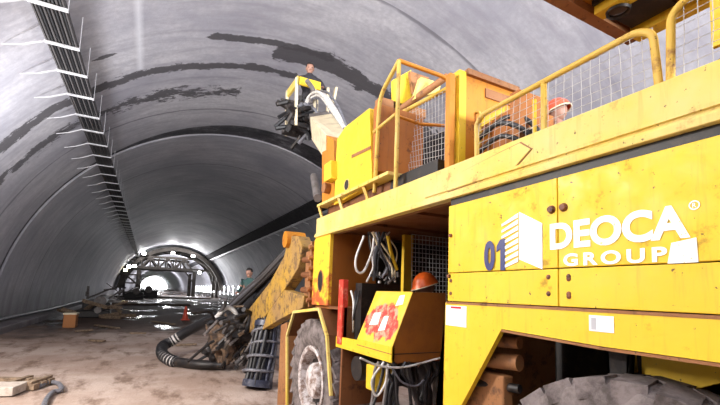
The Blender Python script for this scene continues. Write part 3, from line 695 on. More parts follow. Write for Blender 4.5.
# --- front turret box and its ledge
FX = AX+.03
pl = [yz(k, FX) for k in ((369.5, 108), (345, 127), (337, 139), (334, 205), (372, 184))]
tb = MB().prism(pl, 0, FX, FX+.06).build('turret_side', M['yellow'], RIG, bevel=.004)
pl = [yz(k, FX-.004) for k in ((368, 108), (353, 154), (369, 147))]
MB().prism([yz((352, 155), FX), yz((371, 146), FX), yz((371, 149), FX), yz((352, 158), FX)], 0, FX-.006, FX).build('seam_strip', M['rust'], tb)
m2 = MB(); c = at((347, 185), 0, FX); m2.lathe([(-.004,.050),(-.010,.058),(-.004,.066)], (FX, c.y, c.z), 0, 24)
o_ = m2.build('access_hole_rim', M['beam'], tb, 50); MB().lathe([(-.004,.0),(-.004,.056)], (FX-.002, c.y, c.z), 0, 24).build('access_hole', M['dark'], tb)
pl = [yz(k, FX+.02) for k in ((334, 140), (326, 135), (326, 150), (322, 152), (322, 204), (334, 205))]
MB().prism(pl, 0, FX+.02, FX+.65).build('turret_nose', M['orange'], RIG, bevel=.004)
pl = [yz(k, AX-.04) for k in ((324, 165), (331, 160), (331, 178), (324, 182))]
MB().prism(pl, 0, AX-.04, FX+.02).build('nose_lug', M['yellow'], RIG, bevel=.004)
c = at((325, 188), 0, AX); MB().cyl((AX-.02, c.y, c.z), (AX+.06, c.y, c.z), .06, 16).build('pivot_pin', M['rust'], RIG, 40)
MB().box(FX+.06, 2.12, 3.22, 4.25, 2.715, 3.20).build('turret_core', M['rust'], RIG, bevel=.01)
# ledge
l0, l1 = 4.38, 2.80
MB().box(AX-.02, AX+.6, l1, l0, 2.685, 2.715).build('turret_ledge', M['beam'], RIG, bevel=.003)
MB().box(AX+.10, AX+.55, l1+.1, l0-.05, zt, 2.685).build('ledge_core', M['brown'], RIG)
for k in range(8):
    y = l1+.15+k*.185; MB().ball((AX-.02, y, 2.70), .011, .6, 1, 1, 8).build('bolt', M['rail'], RIG, 50)
for y in (4.3, 3.75, 3.2): MB().bar((AX+.02, y, zt), (AX-.0, y+.06, 2.69), .02, .03).build('ledge_brace', M['rail'], RIG)
# --- front upright bracket with oval hole
pl = [yz(k) for k in ((318, 206), (314, 236), (305, 240), (303, 306), (328, 307), (330, 240))]
ybk, yfr = 3.99, yz((305, 240))[0]
m2 = MB(); m2.prism([(4.40,2.34),(4.46,2.3),(4.46,1.55),(ybk,1.56),(ybk,2.34)], 0, AX, AX+.04); bp = m2.build('front_upright', M['post'], RIG, bevel=.004)
c = at((320.5, 281), 0, AX); MB().lathe([(-.004,0),(-.004,.062)], (AX, c.y, c.z), 0, 24)
m2 = MB(); m2.lathe([(0.0,0),(0.0,.075)], (0,0,0), 0, 24)
for v in m2.bm.verts: v.co = Vector((AX-.003, c.y+v.co.y*.9, c.z+v.co.z*1.5))
m2.build('oval_hole', M['dark'], bp)
m2 = MB(); m2.lathe([(0.0,.075),(-.006,.080),(0.0,.088)], (0,0,0), 0, 24)
for v in m2.bm.verts: v.co = Vector((AX-.003+v.co.x, c.y+v.co.y*.9, c.z+v.co.z*1.45))
m2.build('oval_hole_rim', M['rust'], bp, 50)
MB().box(AX-.01, AX+.30, 4.52, 4.56, 1.52, 2.30).build('slew_flange', M['rust'], RIG, bevel=.004)
MB().box(AX+.02, AX+.3, 4.46, 4.52, 1.56, 2.26).build('slew_plate', M['orange'], RIG)
for k in range(6): MB().cyl((AX+.02, 4.50, 1.60+k*.125), (AX-.05, 4.50, 1.60+k*.125), .026, 8).build('flange_bolt', M['rust'], RIG, 50)
# cab-rear panel (dark, faces the recess)
MB().box(AX+.04, 2.28, ybk+.0, 4.44, 1.52, 2.345).build('recess_panel', M['brown3'], RIG, bevel=.004)
MB().box(2.28, 4.2, 4.2, 4.44, 1.1, 2.33).build('recess_back', M['dark'], RIG)
MB().box(3.5, 4.2, 2.04, 4.2, 1.1, 2.33).build('recess_back', M['dark'], RIG)
# --- front wheel guard
g_ = [at(k, 0, AX-.04) for k in ((287, 408), (287, 336), (294, 312), (319, 309), (327, 336), (331, 396))]
m2 = MB()
for A, B in zip(g_, g_[1:]): m2.bar(A, B, .034, .03, up=(1,0,0))
fd = m2.build('wheel_fender', M['beam'], RIG, bevel=.004)
m2 = MB()
for A, B in zip(g_[1:], g_[2:]):
    v = [m2.bm.verts.new(q+Vector((dx,0,0))) for q in (A, B) for dx in (0, .52)]; m2.face((v[0], v[1], v[3], v[2]))
    v2 = [m2.bm.verts.new(q+Vector((dx,0,.012))) for q in (A, B) for dx in (0, .52)]; m2.face((v2[0], v2[2], v2[3], v2[1]))
m2.build('fender_skin', M['brown'], fd)
MB().prism([yz(k, AX) for k in ((277, 405), (281, 325), (287, 322), (286, 405))], 0, AX, AX+.45).build('front_mud_flap', M['rust'], RIG, bevel=.004)
MB().box(AX+.01, 2.35, 3.60, 3.635, .62, 1.56).build('mud_guard_plate', M['brown'], RIG, bevel=.003)
MB().box(AX+.01, 2.35, 3.635, 3.98, 1.53, 1.555).build('mud_guard_top', M['brown'], RIG)
# --- red post, tray and operator console
MB().box(AX-.01, AX+.05, 3.60, 3.70, 1.20, 1.83).build('red_post', M['red'], RIG, bevel=.004)
m2 = MB(); m2.prism([(3.74,1.165),(3.74,1.265),(2.69,1.30),(2.69,1.175)], 0, AX, AX+.03); tr_ = m2.build('console_tray', M['yellow'], RIG, bevel=.003)
MB().box(AX+.03, 2.2, 2.72, 3.72, 1.165, 1.19).build('tray_floor', M['brown'], tr_)
xt, xk = 1.88, AX+.004
x2, z2 = 1.885, 1.725
# console body: rear face polygon in x,z extruded along y
C0, C1 = 2.69, 3.27
m2 = MB(); m2.prism([(AX+.004,1.175),(AX+.004,1.295),(x2,z2),(2.22,z2+.003),(2.20,1.175)], 1, C0, C1); cb = m2.build('operator_console', M['brown3'], RIG, bevel=.003)
nrm = Vector((-(z2-1.295), 0, (x2-AX-.004))).normalized()*.006
def lidp(y, t): return Vector((AX+.004+(x2-AX-.004)*t, y, 1.295+(z2-1.295)*t))+nrm
m2 = MB(); v = [m2.bm.verts.new(lidp(*k)) for k in ((C0,0),(C1+.0,0),(C1,1),(C0,1))]; w = [m2.bm.verts.new(x.co-nrm*.9) for x in v]
m2.face(v); m2.face(w[::-1])
for i in range(4): m2.face((v[i], w[i], w[(i+1)%4], v[(i+1)%4]))
lid = m2.build('console_lid', M['lid'], cb)
MB().box(AX-.004, AX+.004, C0, C1, 1.177, 1.297).build('console_front', M['yellow'], cb)
MB().box(AX-.007, AX-.003, C0, C1, 1.240, 1.246).build('console_seam', M['rust'], cb)
MB().box(AX+.02, 2.2, C0-.004, C0, 1.240, 1.246).build('console_seam', M['dark'], cb)
for (y0, y1, t0, t1, mt, nm) in ((3.16, 3.02, .30, .55, 'white', 'worn_sticker'), (2.98, 2.88, .22, .5, 'white', 'worn_sticker'), (2.86, 2.76, .72, .92, 'white', 'worn_sticker')):
    m2 = MB(); v = [m2.bm.verts.new(lidp(*k)+nrm*.25) for k in ((y0,t0),(y1,t0+.04),(y1+.02,t1+.02),(y0-.01,t1))]; m2.face(v); m2.build(nm, M['vinyl'], lid)
# cable drum and black enclosure left of console
MB().box(AX+.12, 2.25, 3.45, 3.58, 1.19, 1.80).build('hose_bay', M['dark'], RIG)
for k in range(3):
    MB().tube(smooth_pts([(AX+.06+.02*k, 3.56-.05*k, 1.72), (AX+.04, 3.46-.04*k, 1.62), (AX+.03, 3.43, 1.45), (AX+.08, 3.52, 1.33)]), .010, 8).build('control_cable', M['hosewhite' if k == 0 else 'rubber'], RIG, 50)
# --- hoses hanging in the recess
random.seed(12)
MB().tube(smooth_pts([at(k, 1, 3.2) for k in ((364, 236), (356, 258), (357, 271), (364, 271), (372, 252), (374, 238))]), .011, 8).build('hanging_hose', M['hosewhite'], RIG, 50)
for k in range(16):
    x0 = random.uniform(368, 392); x1 = random.uniform(372, 396); y_ = random.uniform(3.1, 3.6); s = random.uniform(-9, 9)
    pts = [at(q, 1, y_) for q in ((x0, 232), ((x0+x1)/2+s, 250), (x1, 266), (x1+random.uniform(-8, 6), 276+random.uniform(0, 6)))]
    MB().tube(smooth_pts(pts, 5), random.choice((.007, .010, .014)), 6).build('hanging_hose', M[random.choice(('hosewhite', 'rubber', 'rubber', 'hosegrey', 'cream'))], RIG, 50)
MB().tube(smooth_pts([at(k, 1, 3.3) for k in ((388, 236), (391, 252), (397, 270))]), .018, 8).build('hanging_hose', M['yellow'], RIG, 50)
for k in range(14):
    p = at((random.uniform(368, 402), random.uniform(272, 284)), 1, random.uniform(3.2, 3.5)); MB().cyl(p, p+Vector((random.uniform(-.05,.05), 0, random.uniform(-.05,.05))), .014, 8).build('hose_coupling', M[random.choice(('galv', 'rubber', 'steel'))], RIG, 50)
# yellow frame + mesh on far side of the recess
ym = 3.62
a, b_, c_, d_ = at((412, 293), 1, ym), at((456, 293), 1, ym), at((456, 218), 1, ym), at((412, 228), 1, ym)
z1_ = 2.36
a.z = b_.z = 1.62; c_.z = d_.z = z1_
ms = mesh_panel([a, b_, c_, d_], 'recess_mesh', RIG, 13, 15, .0036, 'galv')
MB().box(at((404, 260), 1, ym).x, at((413, 260), 1, ym).x, ym, ym+.05, 1.3, 2.35).build('mesh_frame', M['yellow'], ms, bevel=.003)
MB().box(2.25, 3.5, ym+.5, ym+.53, 1.2, 2.33).build('recess_lining', M['dark'], RIG)
# --- hoses and pump under the console
random.seed(31)
pu = at((362, 368), 0, AX+.12)
MB().cyl((AX+.06, pu.y, pu.z), (AX+.45, pu.y, pu.z), .11, 24).build('pump_motor', M['dark'], RIG, 40)
q = at((371, 376), 0, AX+.06); MB().box(AX+.03, AX+.22, q.y-.10, q.y+.04, q.z-.11, q.z+.10).build('pump_body', M['yellow'], RIG, bevel=.01)
for k in range(22):
    x0 = random.uniform(378, 444); x1 = x0+random.uniform(-18, 18); y_ = random.uniform(2.62, 3.1)
    sag = random.uniform(10, 40)
    pts = [at(q_, 1, y_) for q_ in ((x0, 362), (x0+random.uniform(-6, 6), 372), ((x0+x1)/2, 372+sag), (x1, 410))]
    MB().tube(smooth_pts(pts, 5), random.choice((.012, .016, .022)), 7).build('underside_hose', M[random.choice(('rubber', 'rubber', 'dark', 'rubber', 'steel'))], RIG, 50)
MB().tube(smooth_pts([at(k, 1, 2.66) for k in ((384, 362), (372, 380), (376, 396), (385, 384), (388, 364))]), .009, 8).build('underside_hose', M['hosewhite'], RIG, 50)
MB().tube(smooth_pts([at(k, 1, 2.64) for k in ((360, 358), (380, 366), (405, 367), (440, 358))]), .008, 8).build('underside_hose', M['hosewhite'], RIG, 50)
MB().tube(smooth_pts([at(k, 1, 2.64) for k in ((392, 368), (402, 382), (416, 386), (424, 380))]), .008, 8).build('underside_hose', M['hosegrey'], RIG, 50)
MB().box(AX+.2, 2.7, 2.1, 2.95, .5, .66).build('under_frame', M['rust'], RIG, bevel=.01)
MB().box(AX+.55, 2.75, 2.1, 2.9, .66, 1.2).build('hydraulic_tank', M['dark'], RIG, bevel=.02)

# --- upper boom with man basket
b0 = Vector((2.2, 4.9, 3.25)); 
def bx(px, y): return at(px, 1, y)
# telescopic boom: tapered box from turret to head
def quadbox(A, B, name, mat, par):
    m3 = MB(); va = [m3.bm.verts.new(q) for q in A]; vb = [m3.bm.verts.new(q) for q in B]
    m3.face(va); m3.face(vb[::-1])
    for i in range(4): m3.face((va[i], vb[i], vb[(i+1)%4], va[(i+1)%4]))
    return m3.build(name, mat, par, bevel=.01)
A = [bx((329, 150), 4.7), bx((353, 150), 4.7), bx((345, 124), 4.7), bx((326, 124), 4.7)]
dv = bx((322, 112), 7.0)-bx((340, 140), 4.7)
A = [Vector((2.00,4.6,3.15)), Vector((2.42,4.6,3.15)), Vector((2.42,4.6,3.55)), Vector((2.00,4.6,3.55))]
E0 = bx((320, 134), 6.6)
Bq = [bx((312, 140), 6.7), bx((333, 134), 6.7), bx((334, 113), 6.7), bx((310, 117), 6.7)]
boom = quadbox(A, Bq, 'telescopic_boom', M['cream'], RIG)
Bs = [q+(s-q)*.0 for q, s in zip(Bq, Bq)]
cen = sum(Bq, Vector())/4
Bi = [cen+(q-cen)*.82 for q in Bq]; dirv = (cen-sum(A, Vector())/4).normalized()
quadbox([q-dirv*.1 for q in Bi], [q+dirv*.5 for q in Bi], 'boom_extension', M['steel'], RIG)
MB().cyl((2.0, 5.2, 3.0), (2.3, 6.2, 3.6), .06, 12).build('lift_cylinder', M['steel'], RIG, 40)
# bundle of pale hoses over the boom
random.seed(8)
for k in range(9):
    o_ = random.uniform(-4, 4); u_ = random.uniform(-5, 3)
    pts = [bx(q_, y_) for q_, y_ in (((345+o_*.4, 128+u_*.3), 5.4), ((333+o_, 108+u_), 6.1), ((322+o_, 95+u_), 6.8), ((312+o_, 100+u_), 7.2), ((306+o_, 118+u_), 7.3))]
    MB().tube(smooth_pts(pts, 6), .022, 7).build('boom_hose', M['hosewhite' if k % 3 else 'hosegrey'], RIG, 50)
# basket / drilling head
HY = 7.3
hd = MB(); P4 = [bx(k, HY) for k in ((289, 126), (318, 126), (317, 96), (291, 96))]
hd.box(P4[0].x, P4[1].x, HY-.1, HY+.5, P4[0].z, P4[0].z+.08).bm
hd = hd.build('basket_floor', M['dark'], RIG, bevel=.005)
for px_, top in ((295, 80), (313, 84), (326, 90)):
    for y_ in (HY-.1, HY+.5):
        q = bx((px_, 110), HY); t_ = bx((px_, top), HY); MB().bar((q.x, y_, P4[0].z), (t_.x, y_, t_.z), .05).build('basket_post', M['cream'], RIG, bevel=.004)
q0, q1 = bx((296, 79), HY), bx((318, 93), HY)
MB().box(q0.x, q1.x, HY-.14, HY-.10, q1.z, q0.z).build('basket_sign_board', M['yellow'], RIG, bevel=.004)
MB().box(q0.x-.02, q0.x+.03, HY-.14, HY+.5, q1.z, q0.z).build('basket_sign_board', M['beam'], RIG, bevel=.004)
q = bx((331, 105), HY); t_ = bx((334, 90), HY); MB().bar(q+Vector((0,-.1,0)), t_+Vector((0,-.1,0)), .09, .05).build('basket_frame', M['cream'], RIG, bevel=.004)
for k in range(44):
    a_ = bx((random.uniform(286, 316), random.uniform(99, 130)), HY+random.uniform(-.15, .4)); b_ = a_+Vector((random.uniform(-.35,.35), random.uniform(-.3,.3), random.uniform(-.4,.35)))
    mt = random.choice(('dark', 'rubber', 'dark', 'rubber', 'steel', 'dark', 'hosegrey')); MB().tube(smooth_pts([a_, (a_+b_)/2+Vector((.08,0,.05)), b_], 4), random.uniform(.02, .05), 7).build('drill_feed_hose', M[mt], RIG, 50)
MB().cyl(bx((300, 128), HY+.2), bx((298, 104), HY+.2), .17, 14).build('rotation_motor', M['dark'], RIG, 40)
MB().cyl(bx((309, 122), HY), bx((312, 104), HY), .12, 14).build('rotation_motor', M['steel'], RIG, 40)
MB().bar(bx((286, 132), HY), bx((297, 112), HY), .09, .07).build('feed_leg', M['dark'], RIG)

# --- lower front arm
DY = .5
piv = at((293, 240), 0, 1.95)
MB().cyl((1.82, piv.y, piv.z), (2.12, piv.y, piv.z), .13, 22).build('arm_pivot', M['orange'], RIG, 30)
MB().box(1.90, 2.3, 4.56, 5.3, 1.55, 2.25).build('arm_mount', M['rust'], RIG, bevel=.02)
for z in (1.7, 1.9, 2.1): MB().cyl((1.83, 4.6, z), (1.83, 5.15, z+.02), .04, 12).build('mount_link', M['brown'], RIG, 40)
def poly_arm(pxs, x, w, name, mat):
    pl_ = [yz(k, x) for k in pxs]; return MB().prism(pl_, 0, x, x+w).build(name, mat, RIG, bevel=.012)
poly_arm(((289, 236), (298, 236), (302, 246), (298, 268), (284, 290), (268, 312), (254, 331), (240, 335), (236, 325), (252, 305), (270, 282), (284, 256)), 1.88, .18, 'lower_arm', M['armp'])
poly_arm(((268, 312), (284, 290), (304, 296), (302, 308), (282, 318), (262, 330)), 1.84, .16, 'arm_knuckle', M['armp'])
random.seed(41)
for k in range(17):
    xo = .36*random.random(); r_ = random.choice((.028, .036, .045, .055)); dy_ = -8+18*k/16; mt = random.choice(('rubber', 'dark', 'rubber', 'cablegrey', 'rubber', 'hosegrey')) if k != 9 else 'hosewhite'
    w_ = lambda: random.uniform(-2, 2)
    pts = [at((300, 244+dy_*.5), 0, 1.95+xo), at((285, 258+dy_+w_()), 0, 1.95+xo), at((262, 282+dy_+w_()), 0, 1.95+xo), at((240, 303+dy_+w_()), 0, 1.9+xo), at((222, 317+dy_*.5), 0, 1.8+xo*.6)]
    MB().tube(smooth_pts(pts, 5), r_, 8).build('arm_hose', M[mt], RIG, 50)
# crumpled pump head at the arm end
random.seed(17)
for k in range(60):
    a_ = at((random.uniform(212, 262), random.uniform(318, 366)), 1, random.uniform(8.2, 9.2)); a_.z = max(.08, a_.z)
    b_ = a_+Vector((random.uniform(-.5,.5), random.uniform(-.5,.5), random.uniform(-.5,.5))); b_.z = max(.08, b_.z)
    MB().tube(smooth_pts([a_, (a_+b_)/2+Vector((.12,.05,.12)), b_], 4), random.uniform(.02, .055), 7).build('pump_hose', M[random.choice(('dark', 'rubber', 'rubber', 'dark', 'cablegrey', 'dark', 'cablegrey', 'steel', 'timber'))], RIG, 50)
def lump(c, r, sc, name, mat):
    m3 = MB(); m3.ball(c, r, *sc, 26)
    for v in m3.bm.verts: d = v.co-c; v.co = c+d*(1+.45*mn.noise(v.co*6)+.2*mn.noise(v.co*17))
    m3.build(name, mat, RIG, 25)
lump(at((227, 338), 1, 9.0), .36, (1, .9, 1.25), 'pump_head', M['mud'])
lump(at((240, 330), 1, 8.8), .36, (1.1, .9, .9), 'pump_casing', M['dark'])
lump(at((216, 352), 1, 9.2), .24, (1.1, .9, .9), 'pump_casing', M['dark'])
MB().tube(smooth_pts([bx(k, 9.0) for k in ((216, 318), (226, 308), (235, 312), (238, 326))]), .05, 8).build('pump_hose', M['hosewhite'], RIG, 50)
# long black boom hose with ribbed return loop
pts = smooth_pts([at((258, 298), 1, 8.6), at((238, 314), 1, 9.4), at((215, 318), 1, 10.2), at((190, 330), 1, 11.0), at((172, 341), 1, 11.2), at((163, 346), 1, 11.0), at((162, 353), 1, 10.4), at((168, 359), 1, 9.9), at((180, 363), 1, 9.6), at((200, 366), 1, 9.2), at((225, 366), 1, 9.0)], 8)
for q in pts: q.z = max(q.z, .10)
n_ = len(pts); MB().tube(pts[:int(n_*.38)], .12, 12).build('suction_hose', M['rubber'], RIG, 50)
cut = pts[int(n_*.36)-1:int(n_*.80)]; rr = []; fine = []
for A_, B_ in zip(cut, cut[1:]):
    fine.append(A_); rr.append(.13 if len(rr) % 2 else .11)
rh = MB().tube(fine, rr, 12).build('ribbed_hose', [M['hosepale'], M['rubber']], RIG, 50)
for k, p_ in enumerate(rh.data.polygons): p_.material_index = 1 if (k // 12) % 2 else 0
MB().tube(pts[int(n_*.78)-1:], .10, 12).build('suction_hose', M['dark'], RIG, 50)
# coil drum
c0, c1_ = at((268, 326), 1, 7.4), at((257, 386), 1, 7.2); c1_.z = .02; c0.z = 1.12
dr = MB(); ax_ = (c0-c1_); dr.tube([c1_, c1_+ax_*.1, c1_+ax_*.12, c1_+ax_*.9, c1_+ax_*.92, c0], [.26,.26,.2,.2,.24,.24], 22); dr = dr.build('accumulator_drum', M['drum'], RIG, 40)
u = ax_.normalized(); e1 = u.orthogonal().normalized(); e2 = u.cross(e1); pts = []
for i in range(90):
    t = i/89; a = t*2*PI*3.6; r_ = .245+.03*math.sin(t*17)
    pts.append(c1_+ax_*(.12+.74*t+.03*math.sin(a*.9))+(e1*math.cos(a)+e2*math.sin(a))*r_)
MB().tube(pts, .026, 7).build('coiled_hose', M['hosegrey'], dr, 50)
random.seed(77)
for k in range(15):
    a = 2*PI*k/15+random.uniform(-.15,.15); P0 = [c1_+ax_*t+(e1*math.cos(a+.5*t*random.uniform(-1,1))+e2*math.sin(a+.3*t))*(.215+random.uniform(-.01,.02)) for t in (.03,.3,.6,.85,1.05)]
    MB().tube(smooth_pts(P0, 4), random.uniform(.022,.036), 7).build('drum_hose', M[random.choice(('rubber','drum','drum','rubber','hosegrey'))], dr, 50)

# ================================================================== PEOPLE
def person(name, loc, J, label, cloth, hat=None, head_dir=(0,-1,0), skin_z=None, group=None, hair=True):
    """J: joints in world space; body grown by a skin modifier; head with face; five-fingered hands"""
    r0 = empty(name, loc, label, 'person', group)
    vs, es, rad = [], [], []
    def add(p, r, par=None):
        vs.append(Vector(p)); rad.append(r)
        if par is not None: es.append((par, len(vs)-1))
        return len(vs)-1
    pel = add(J['pelvis'], .135); ch_ = add((Vector(J['pelvis'])+Vector(J['chest']))/2, .125, pel); c2 = add(J['chest'], .15, ch_)
    nb = add(Vector(J['neck']), .062, c2); hb = add(Vector(J['head'])-Vector((0,0,.07)), .055, nb)
    H = []
    for s in 'lr':
        sh = add(J['sh'+s], .07, c2); mid_ = add(Vector(J['sh'+s]).lerp(Vector(J['el'+s]), .5), .052, sh); el = add(J['el'+s], .043, mid_); wr = add(J['wr'+s], .027, el)
        d = (Vector(J['wr'+s])-Vector(J['el'+s])).normalized(); side = d.cross(Vector((0,0,1)))
        if side.length < .1: side = Vector((0,1,0))
        side.normalize(); up = side.cross(d); pm = add(Vector(J['wr'+s])+d*.05, .027, wr); H.append(pm)
        for k, L in enumerate((.062, .072, .068, .052)):
            bse = Vector(J['wr'+s])+d*.085+side*(k-1.5)*.019
            a = add(bse, .0095, pm); b1 = add(bse+d*L*.55-up*.008, .0085, a); add(bse+d*L*.9-up*.028, .0075, b1)
        th = add(Vector(J['wr'+s])+d*.04-side*.038, .0105, pm); add(Vector(J['wr'+s])+d*.08-side*.052-up*.015, .009, th)
        hp = add(J['hip'+s], .095, pel); k1 = add(Vector(J['hip'+s]).lerp(Vector(J['kn'+s]), .5), .078, hp); kn = add(J['kn'+s], .06, k1); an = add(J['an'+s], .042, kn)
        fd_ = Vector(J.get('face', head_dir)); f1 = add(Vector(J['an'+s])+Vector((fd_.x*.06, fd_.y*.06, -.05)), .045, an); add(Vector(J['an'+s])+Vector((fd_.x*.19, fd_.y*.19, -.055)), .036, f1)
    me = bpy.data.meshes.new('body'); me.from_pydata(vs, es, []); o = bpy.data.objects.new('tmp', me); COL.objects.link(o)
    sk_ = o.modifiers.new('s', 'SKIN'); sk_.use_smooth_shade = True
    for i, d in enumerate(me.skin_vertices[0].data): d.radius = (rad[i], rad[i]); d.use_root = (i == 0)
    sb = o.modifiers.new('u', 'SUBSURF'); sb.levels = 1; sb.render_levels = 1
    bm_me = bpy.data.meshes.new_from_object(o.evaluated_get(bpy.context.evaluated_depsgraph_get())); bpy.data.objects.remove(o)
    bm = bmesh.new(); bm.from_mesh(bm_me)
    hc = Vector(J['head']); fwd = Vector(head_dir).normalized(); lat = fwd.cross(Vector((0,0,1))).normalized(); up = lat.cross(fwd)
    R3 = Matrix((lat, fwd, up)).transposed().to_4x4(); R3.translation = hc
    def ball(c, r, sc, mi):
        res = bmesh.ops.create_uvsphere(bm, u_segments=18, v_segments=12, radius=r, matrix=R3 @ Matrix.Translation(c) @ Matrix.Diagonal((*sc, 1)))
        fs = {f for v in res['verts'] for f in v.link_faces}
        for f in fs: f.material_index = mi; f.smooth = True
    for f in bm.faces:
        c = f.calc_center_median(); f.smooth = True
        hand = any((c-Vector(J['wr'+s])).length < .24 and (c-Vector(J['el'+s])).length > (Vector(J['wr'+s])-Vector(J['el'+s])).length*.97 for s in 'lr')
        f.material_index = 1 if hand or (c-Vector(J['neck'])).length < .045 or c.z > J['neck'][2]+.02 else 0
    ball((0,0,.01), .098, (.80,.98,1.12), 1); ball((0,.035,-.055), .062, (.92,.95,.95), 1)
    ball((0,.098,-.01), .016, (.8,1.1,1.5), 1); ball((0,.088,-.052), .022, (1.1,.5,.35), 2)
    for s in (-1, 1):
        ball((s*.031,.083,.016), .012, (1.2,.6,.8), 3); ball((s*.080,0,-.005), .024, (.35,.8,1.2), 1)
    out = bpy.data.meshes.new('body'); idx = [f.material_index for f in bm.faces]; bm.to_mesh(out); bm.free()
    for m_ in (M[cloth], M['skin'], M['lips'], M['eye']): out.materials.append(m_)
    out.polygons.foreach_set('material_index', idx)
    link('body', out, r0)
    def shell(nm, mt, r, sc, off, zmin, extra=None):
        b2 = bmesh.new(); bmesh.ops.create_uvsphere(b2, u_segments=24, v_segments=16, radius=r)
        bmesh.ops.delete(b2, geom=[v for v in b2.verts if v.co.z < zmin or (nm == 'hair' and v.co.y > .045 and v.co.z < .040)], context='VERTS')
        bmesh.ops.transform(b2, matrix=Matrix.Translation(off) @ Matrix.Diagonal((*sc, 1)), verts=b2.verts)
        if extra: extra(b2)
        bmesh.ops.solidify(b2, geom=b2.faces[:], thickness=.005)
        bmesh.ops.transform(b2, matrix=R3, verts=b2.verts)
        me2 = bpy.data.meshes.new(nm); b2.to_mesh(me2); b2.free(); me2.materials.append(mt); return link(nm, me2, r0, 50)
    if hair: shell('hair', M['hair'], .104, (.84,1.0,1.1), (0,-.012,.022), -.0)
    if hat:
        def brim(b2):
            for v in b2.verts:
                if v.co.z < .025:
                    k = 1.14 if v.co.y > 0 else 1.04
                    v.co.x *= 1.05; v.co.y *= k
        hm = shell('hard_hat', M[hat], .124, (.86,1.04,1.10), (0,-.004,.000), -.004, brim)
        m3 = MB(); n = 20
        ring = [R3 @ Vector((.112*math.cos(2*PI*i/n), .140*math.sin(2*PI*i/n)+.004, -.004)) for i in range(n+1)]
        m3.tube(ring, .006, 6, False); m3.build('hat_rim', M['cream'], hm, 60)
        m3 = MB(); m3.bar(R3 @ Vector((0,-.12,.05)), R3 @ Vector((0,-.05,.125)), .03, .012); m3.build('hat_ridge', M[hat], hm, bevel=.003)
    return r0
def stand(x, y, z, face, hgt=1.75, armf=.25, lean=0):
    f = Vector(face).normalized(); s = Vector((f.y, -f.x, 0)); k = hgt/1.75; o = Vector((x, y, z)); U = Vector((0,0,1))
    J = dict(face=f, pelvis=o+U*.95*k, chest=o+U*1.30*k+f*lean*.5, neck=o+U*1.49*k+f*lean, head=o+U*1.63*k+f*(lean+.03))
    for n, g in (('l', -1), ('r', 1)):
        J['sh'+n] = o+U*1.41*k+s*.19*g*k+f*lean*.8; J['el'+n] = o+U*1.14*k+s*.26*g*k+f*(lean+.06); J['wr'+n] = o+U*1.12*k+s*.20*g*k+f*(lean+.06+armf)
        J['hip'+n] = o+U*.92*k+s*.10*g; J['kn'+n] = o+U*.50*k+s*.115*g+f*.03; J['an'+n] = o+U*.095+s*.12*g
    return J
# worker behind the console (only helmet and face show)
p = at((434, 286), 1, 3.1)
J = stand(p.x+.02, 3.22, p.z-1.63-.0, (-.75, .45, 0), 1.75, .1)
base = p.z-1.63
person('person', (p.x+.02, 3.22, 0), {k: (v if k == 'face' else Vector(v)) for k, v in stand(p.x+.02, 3.22, 0, (-.8, .35, 0), 1.75*p.z/1.63, .1).items()}, 'worker in bright orange hard hat standing behind the brown console', 'coverall', 'hat', (-.80, .30, -.28), hair=False)
# worker on the deck behind the mesh, kneeling/seated
hp_ = at((549, 110), 0, 2.2)
o_ = Vector((2.22, hp_.y+.02, zt)); hz = hp_.z
f = Vector((-.35, .9, 0)).normalized(); s = Vector((f.y, -f.x, 0)); U = Vector((0,0,1))
hd_ = Vector((hp_.x, hp_.y, hz))
hd_ = at((557, 112), 0, 3.45)
k_ = (hd_.z-zt)/.90
o_ = Vector((hd_.x, hd_.y, zt))
J = dict(face=f, pelvis=o_+U*.16, chest=o_+U*.50+f*.08, neck=o_+U*.70+f*.13, head=Vector(hd_))
for n, g in (('l', -1), ('r', 1)):
    J['sh'+n] = o_+U*.62+s*.19*g+f*.12; J['el'+n] = o_+U*.40+s*.25*g+f*.26; J['wr'+n] = o_+U*.42+s*.12*g+f*.46
    J['hip'+n] = o_+U*.15+s*.10*g+f*.04; J['kn'+n] = o_+U*.52+s*.15*g+f*.40; J['an'+n] = o_+U*.10+s*.13*g+f*.62
J['neck'] = Vector(hd_)-U*.17-f*.03
person('person', o_, J, 'worker in red-orange hard hat sitting on the deck behind the wire mesh guard', 'coverall', 'hatred', (-.30, .95, -.35), hair=False)
# worker kneeling in the basket
hd_ = at((310, 69), 1, HY+.35); f = Vector((-.25, -1, 0)).normalized(); s = Vector((f.y, -f.x, 0))
fl = P4[0].z+.08; o_ = Vector((hd_.x, hd_.y, fl)); H_ = hd_.z-fl
J = dict(face=f, pelvis=o_+U*(H_-.66), chest=o_+U*(H_-.32), neck=o_+U*(H_-.14), head=Vector(hd_))
for n, g in (('l', -1), ('r', 1)):
    J['sh'+n] = o_+U*(H_-.24)+s*.20*g; J['el'+n] = o_+U*(H_-.46)+s*.34*g+f*.08; J['wr'+n] = o_+U*(H_-.52)+s*.24*g+f*.30
    J['hip'+n] = o_+U*(H_-.68)+s*.10*g; J['kn'+n] = o_+U*.10+s*.12*g+f*.12; J['an'+n] = o_+U*.09+s*.12*g-f*.32
person('person', o_, J, 'dark-haired worker in black kneeling in the basket at the boom tip', 'coverall', None, (-.25, -1, -.35))
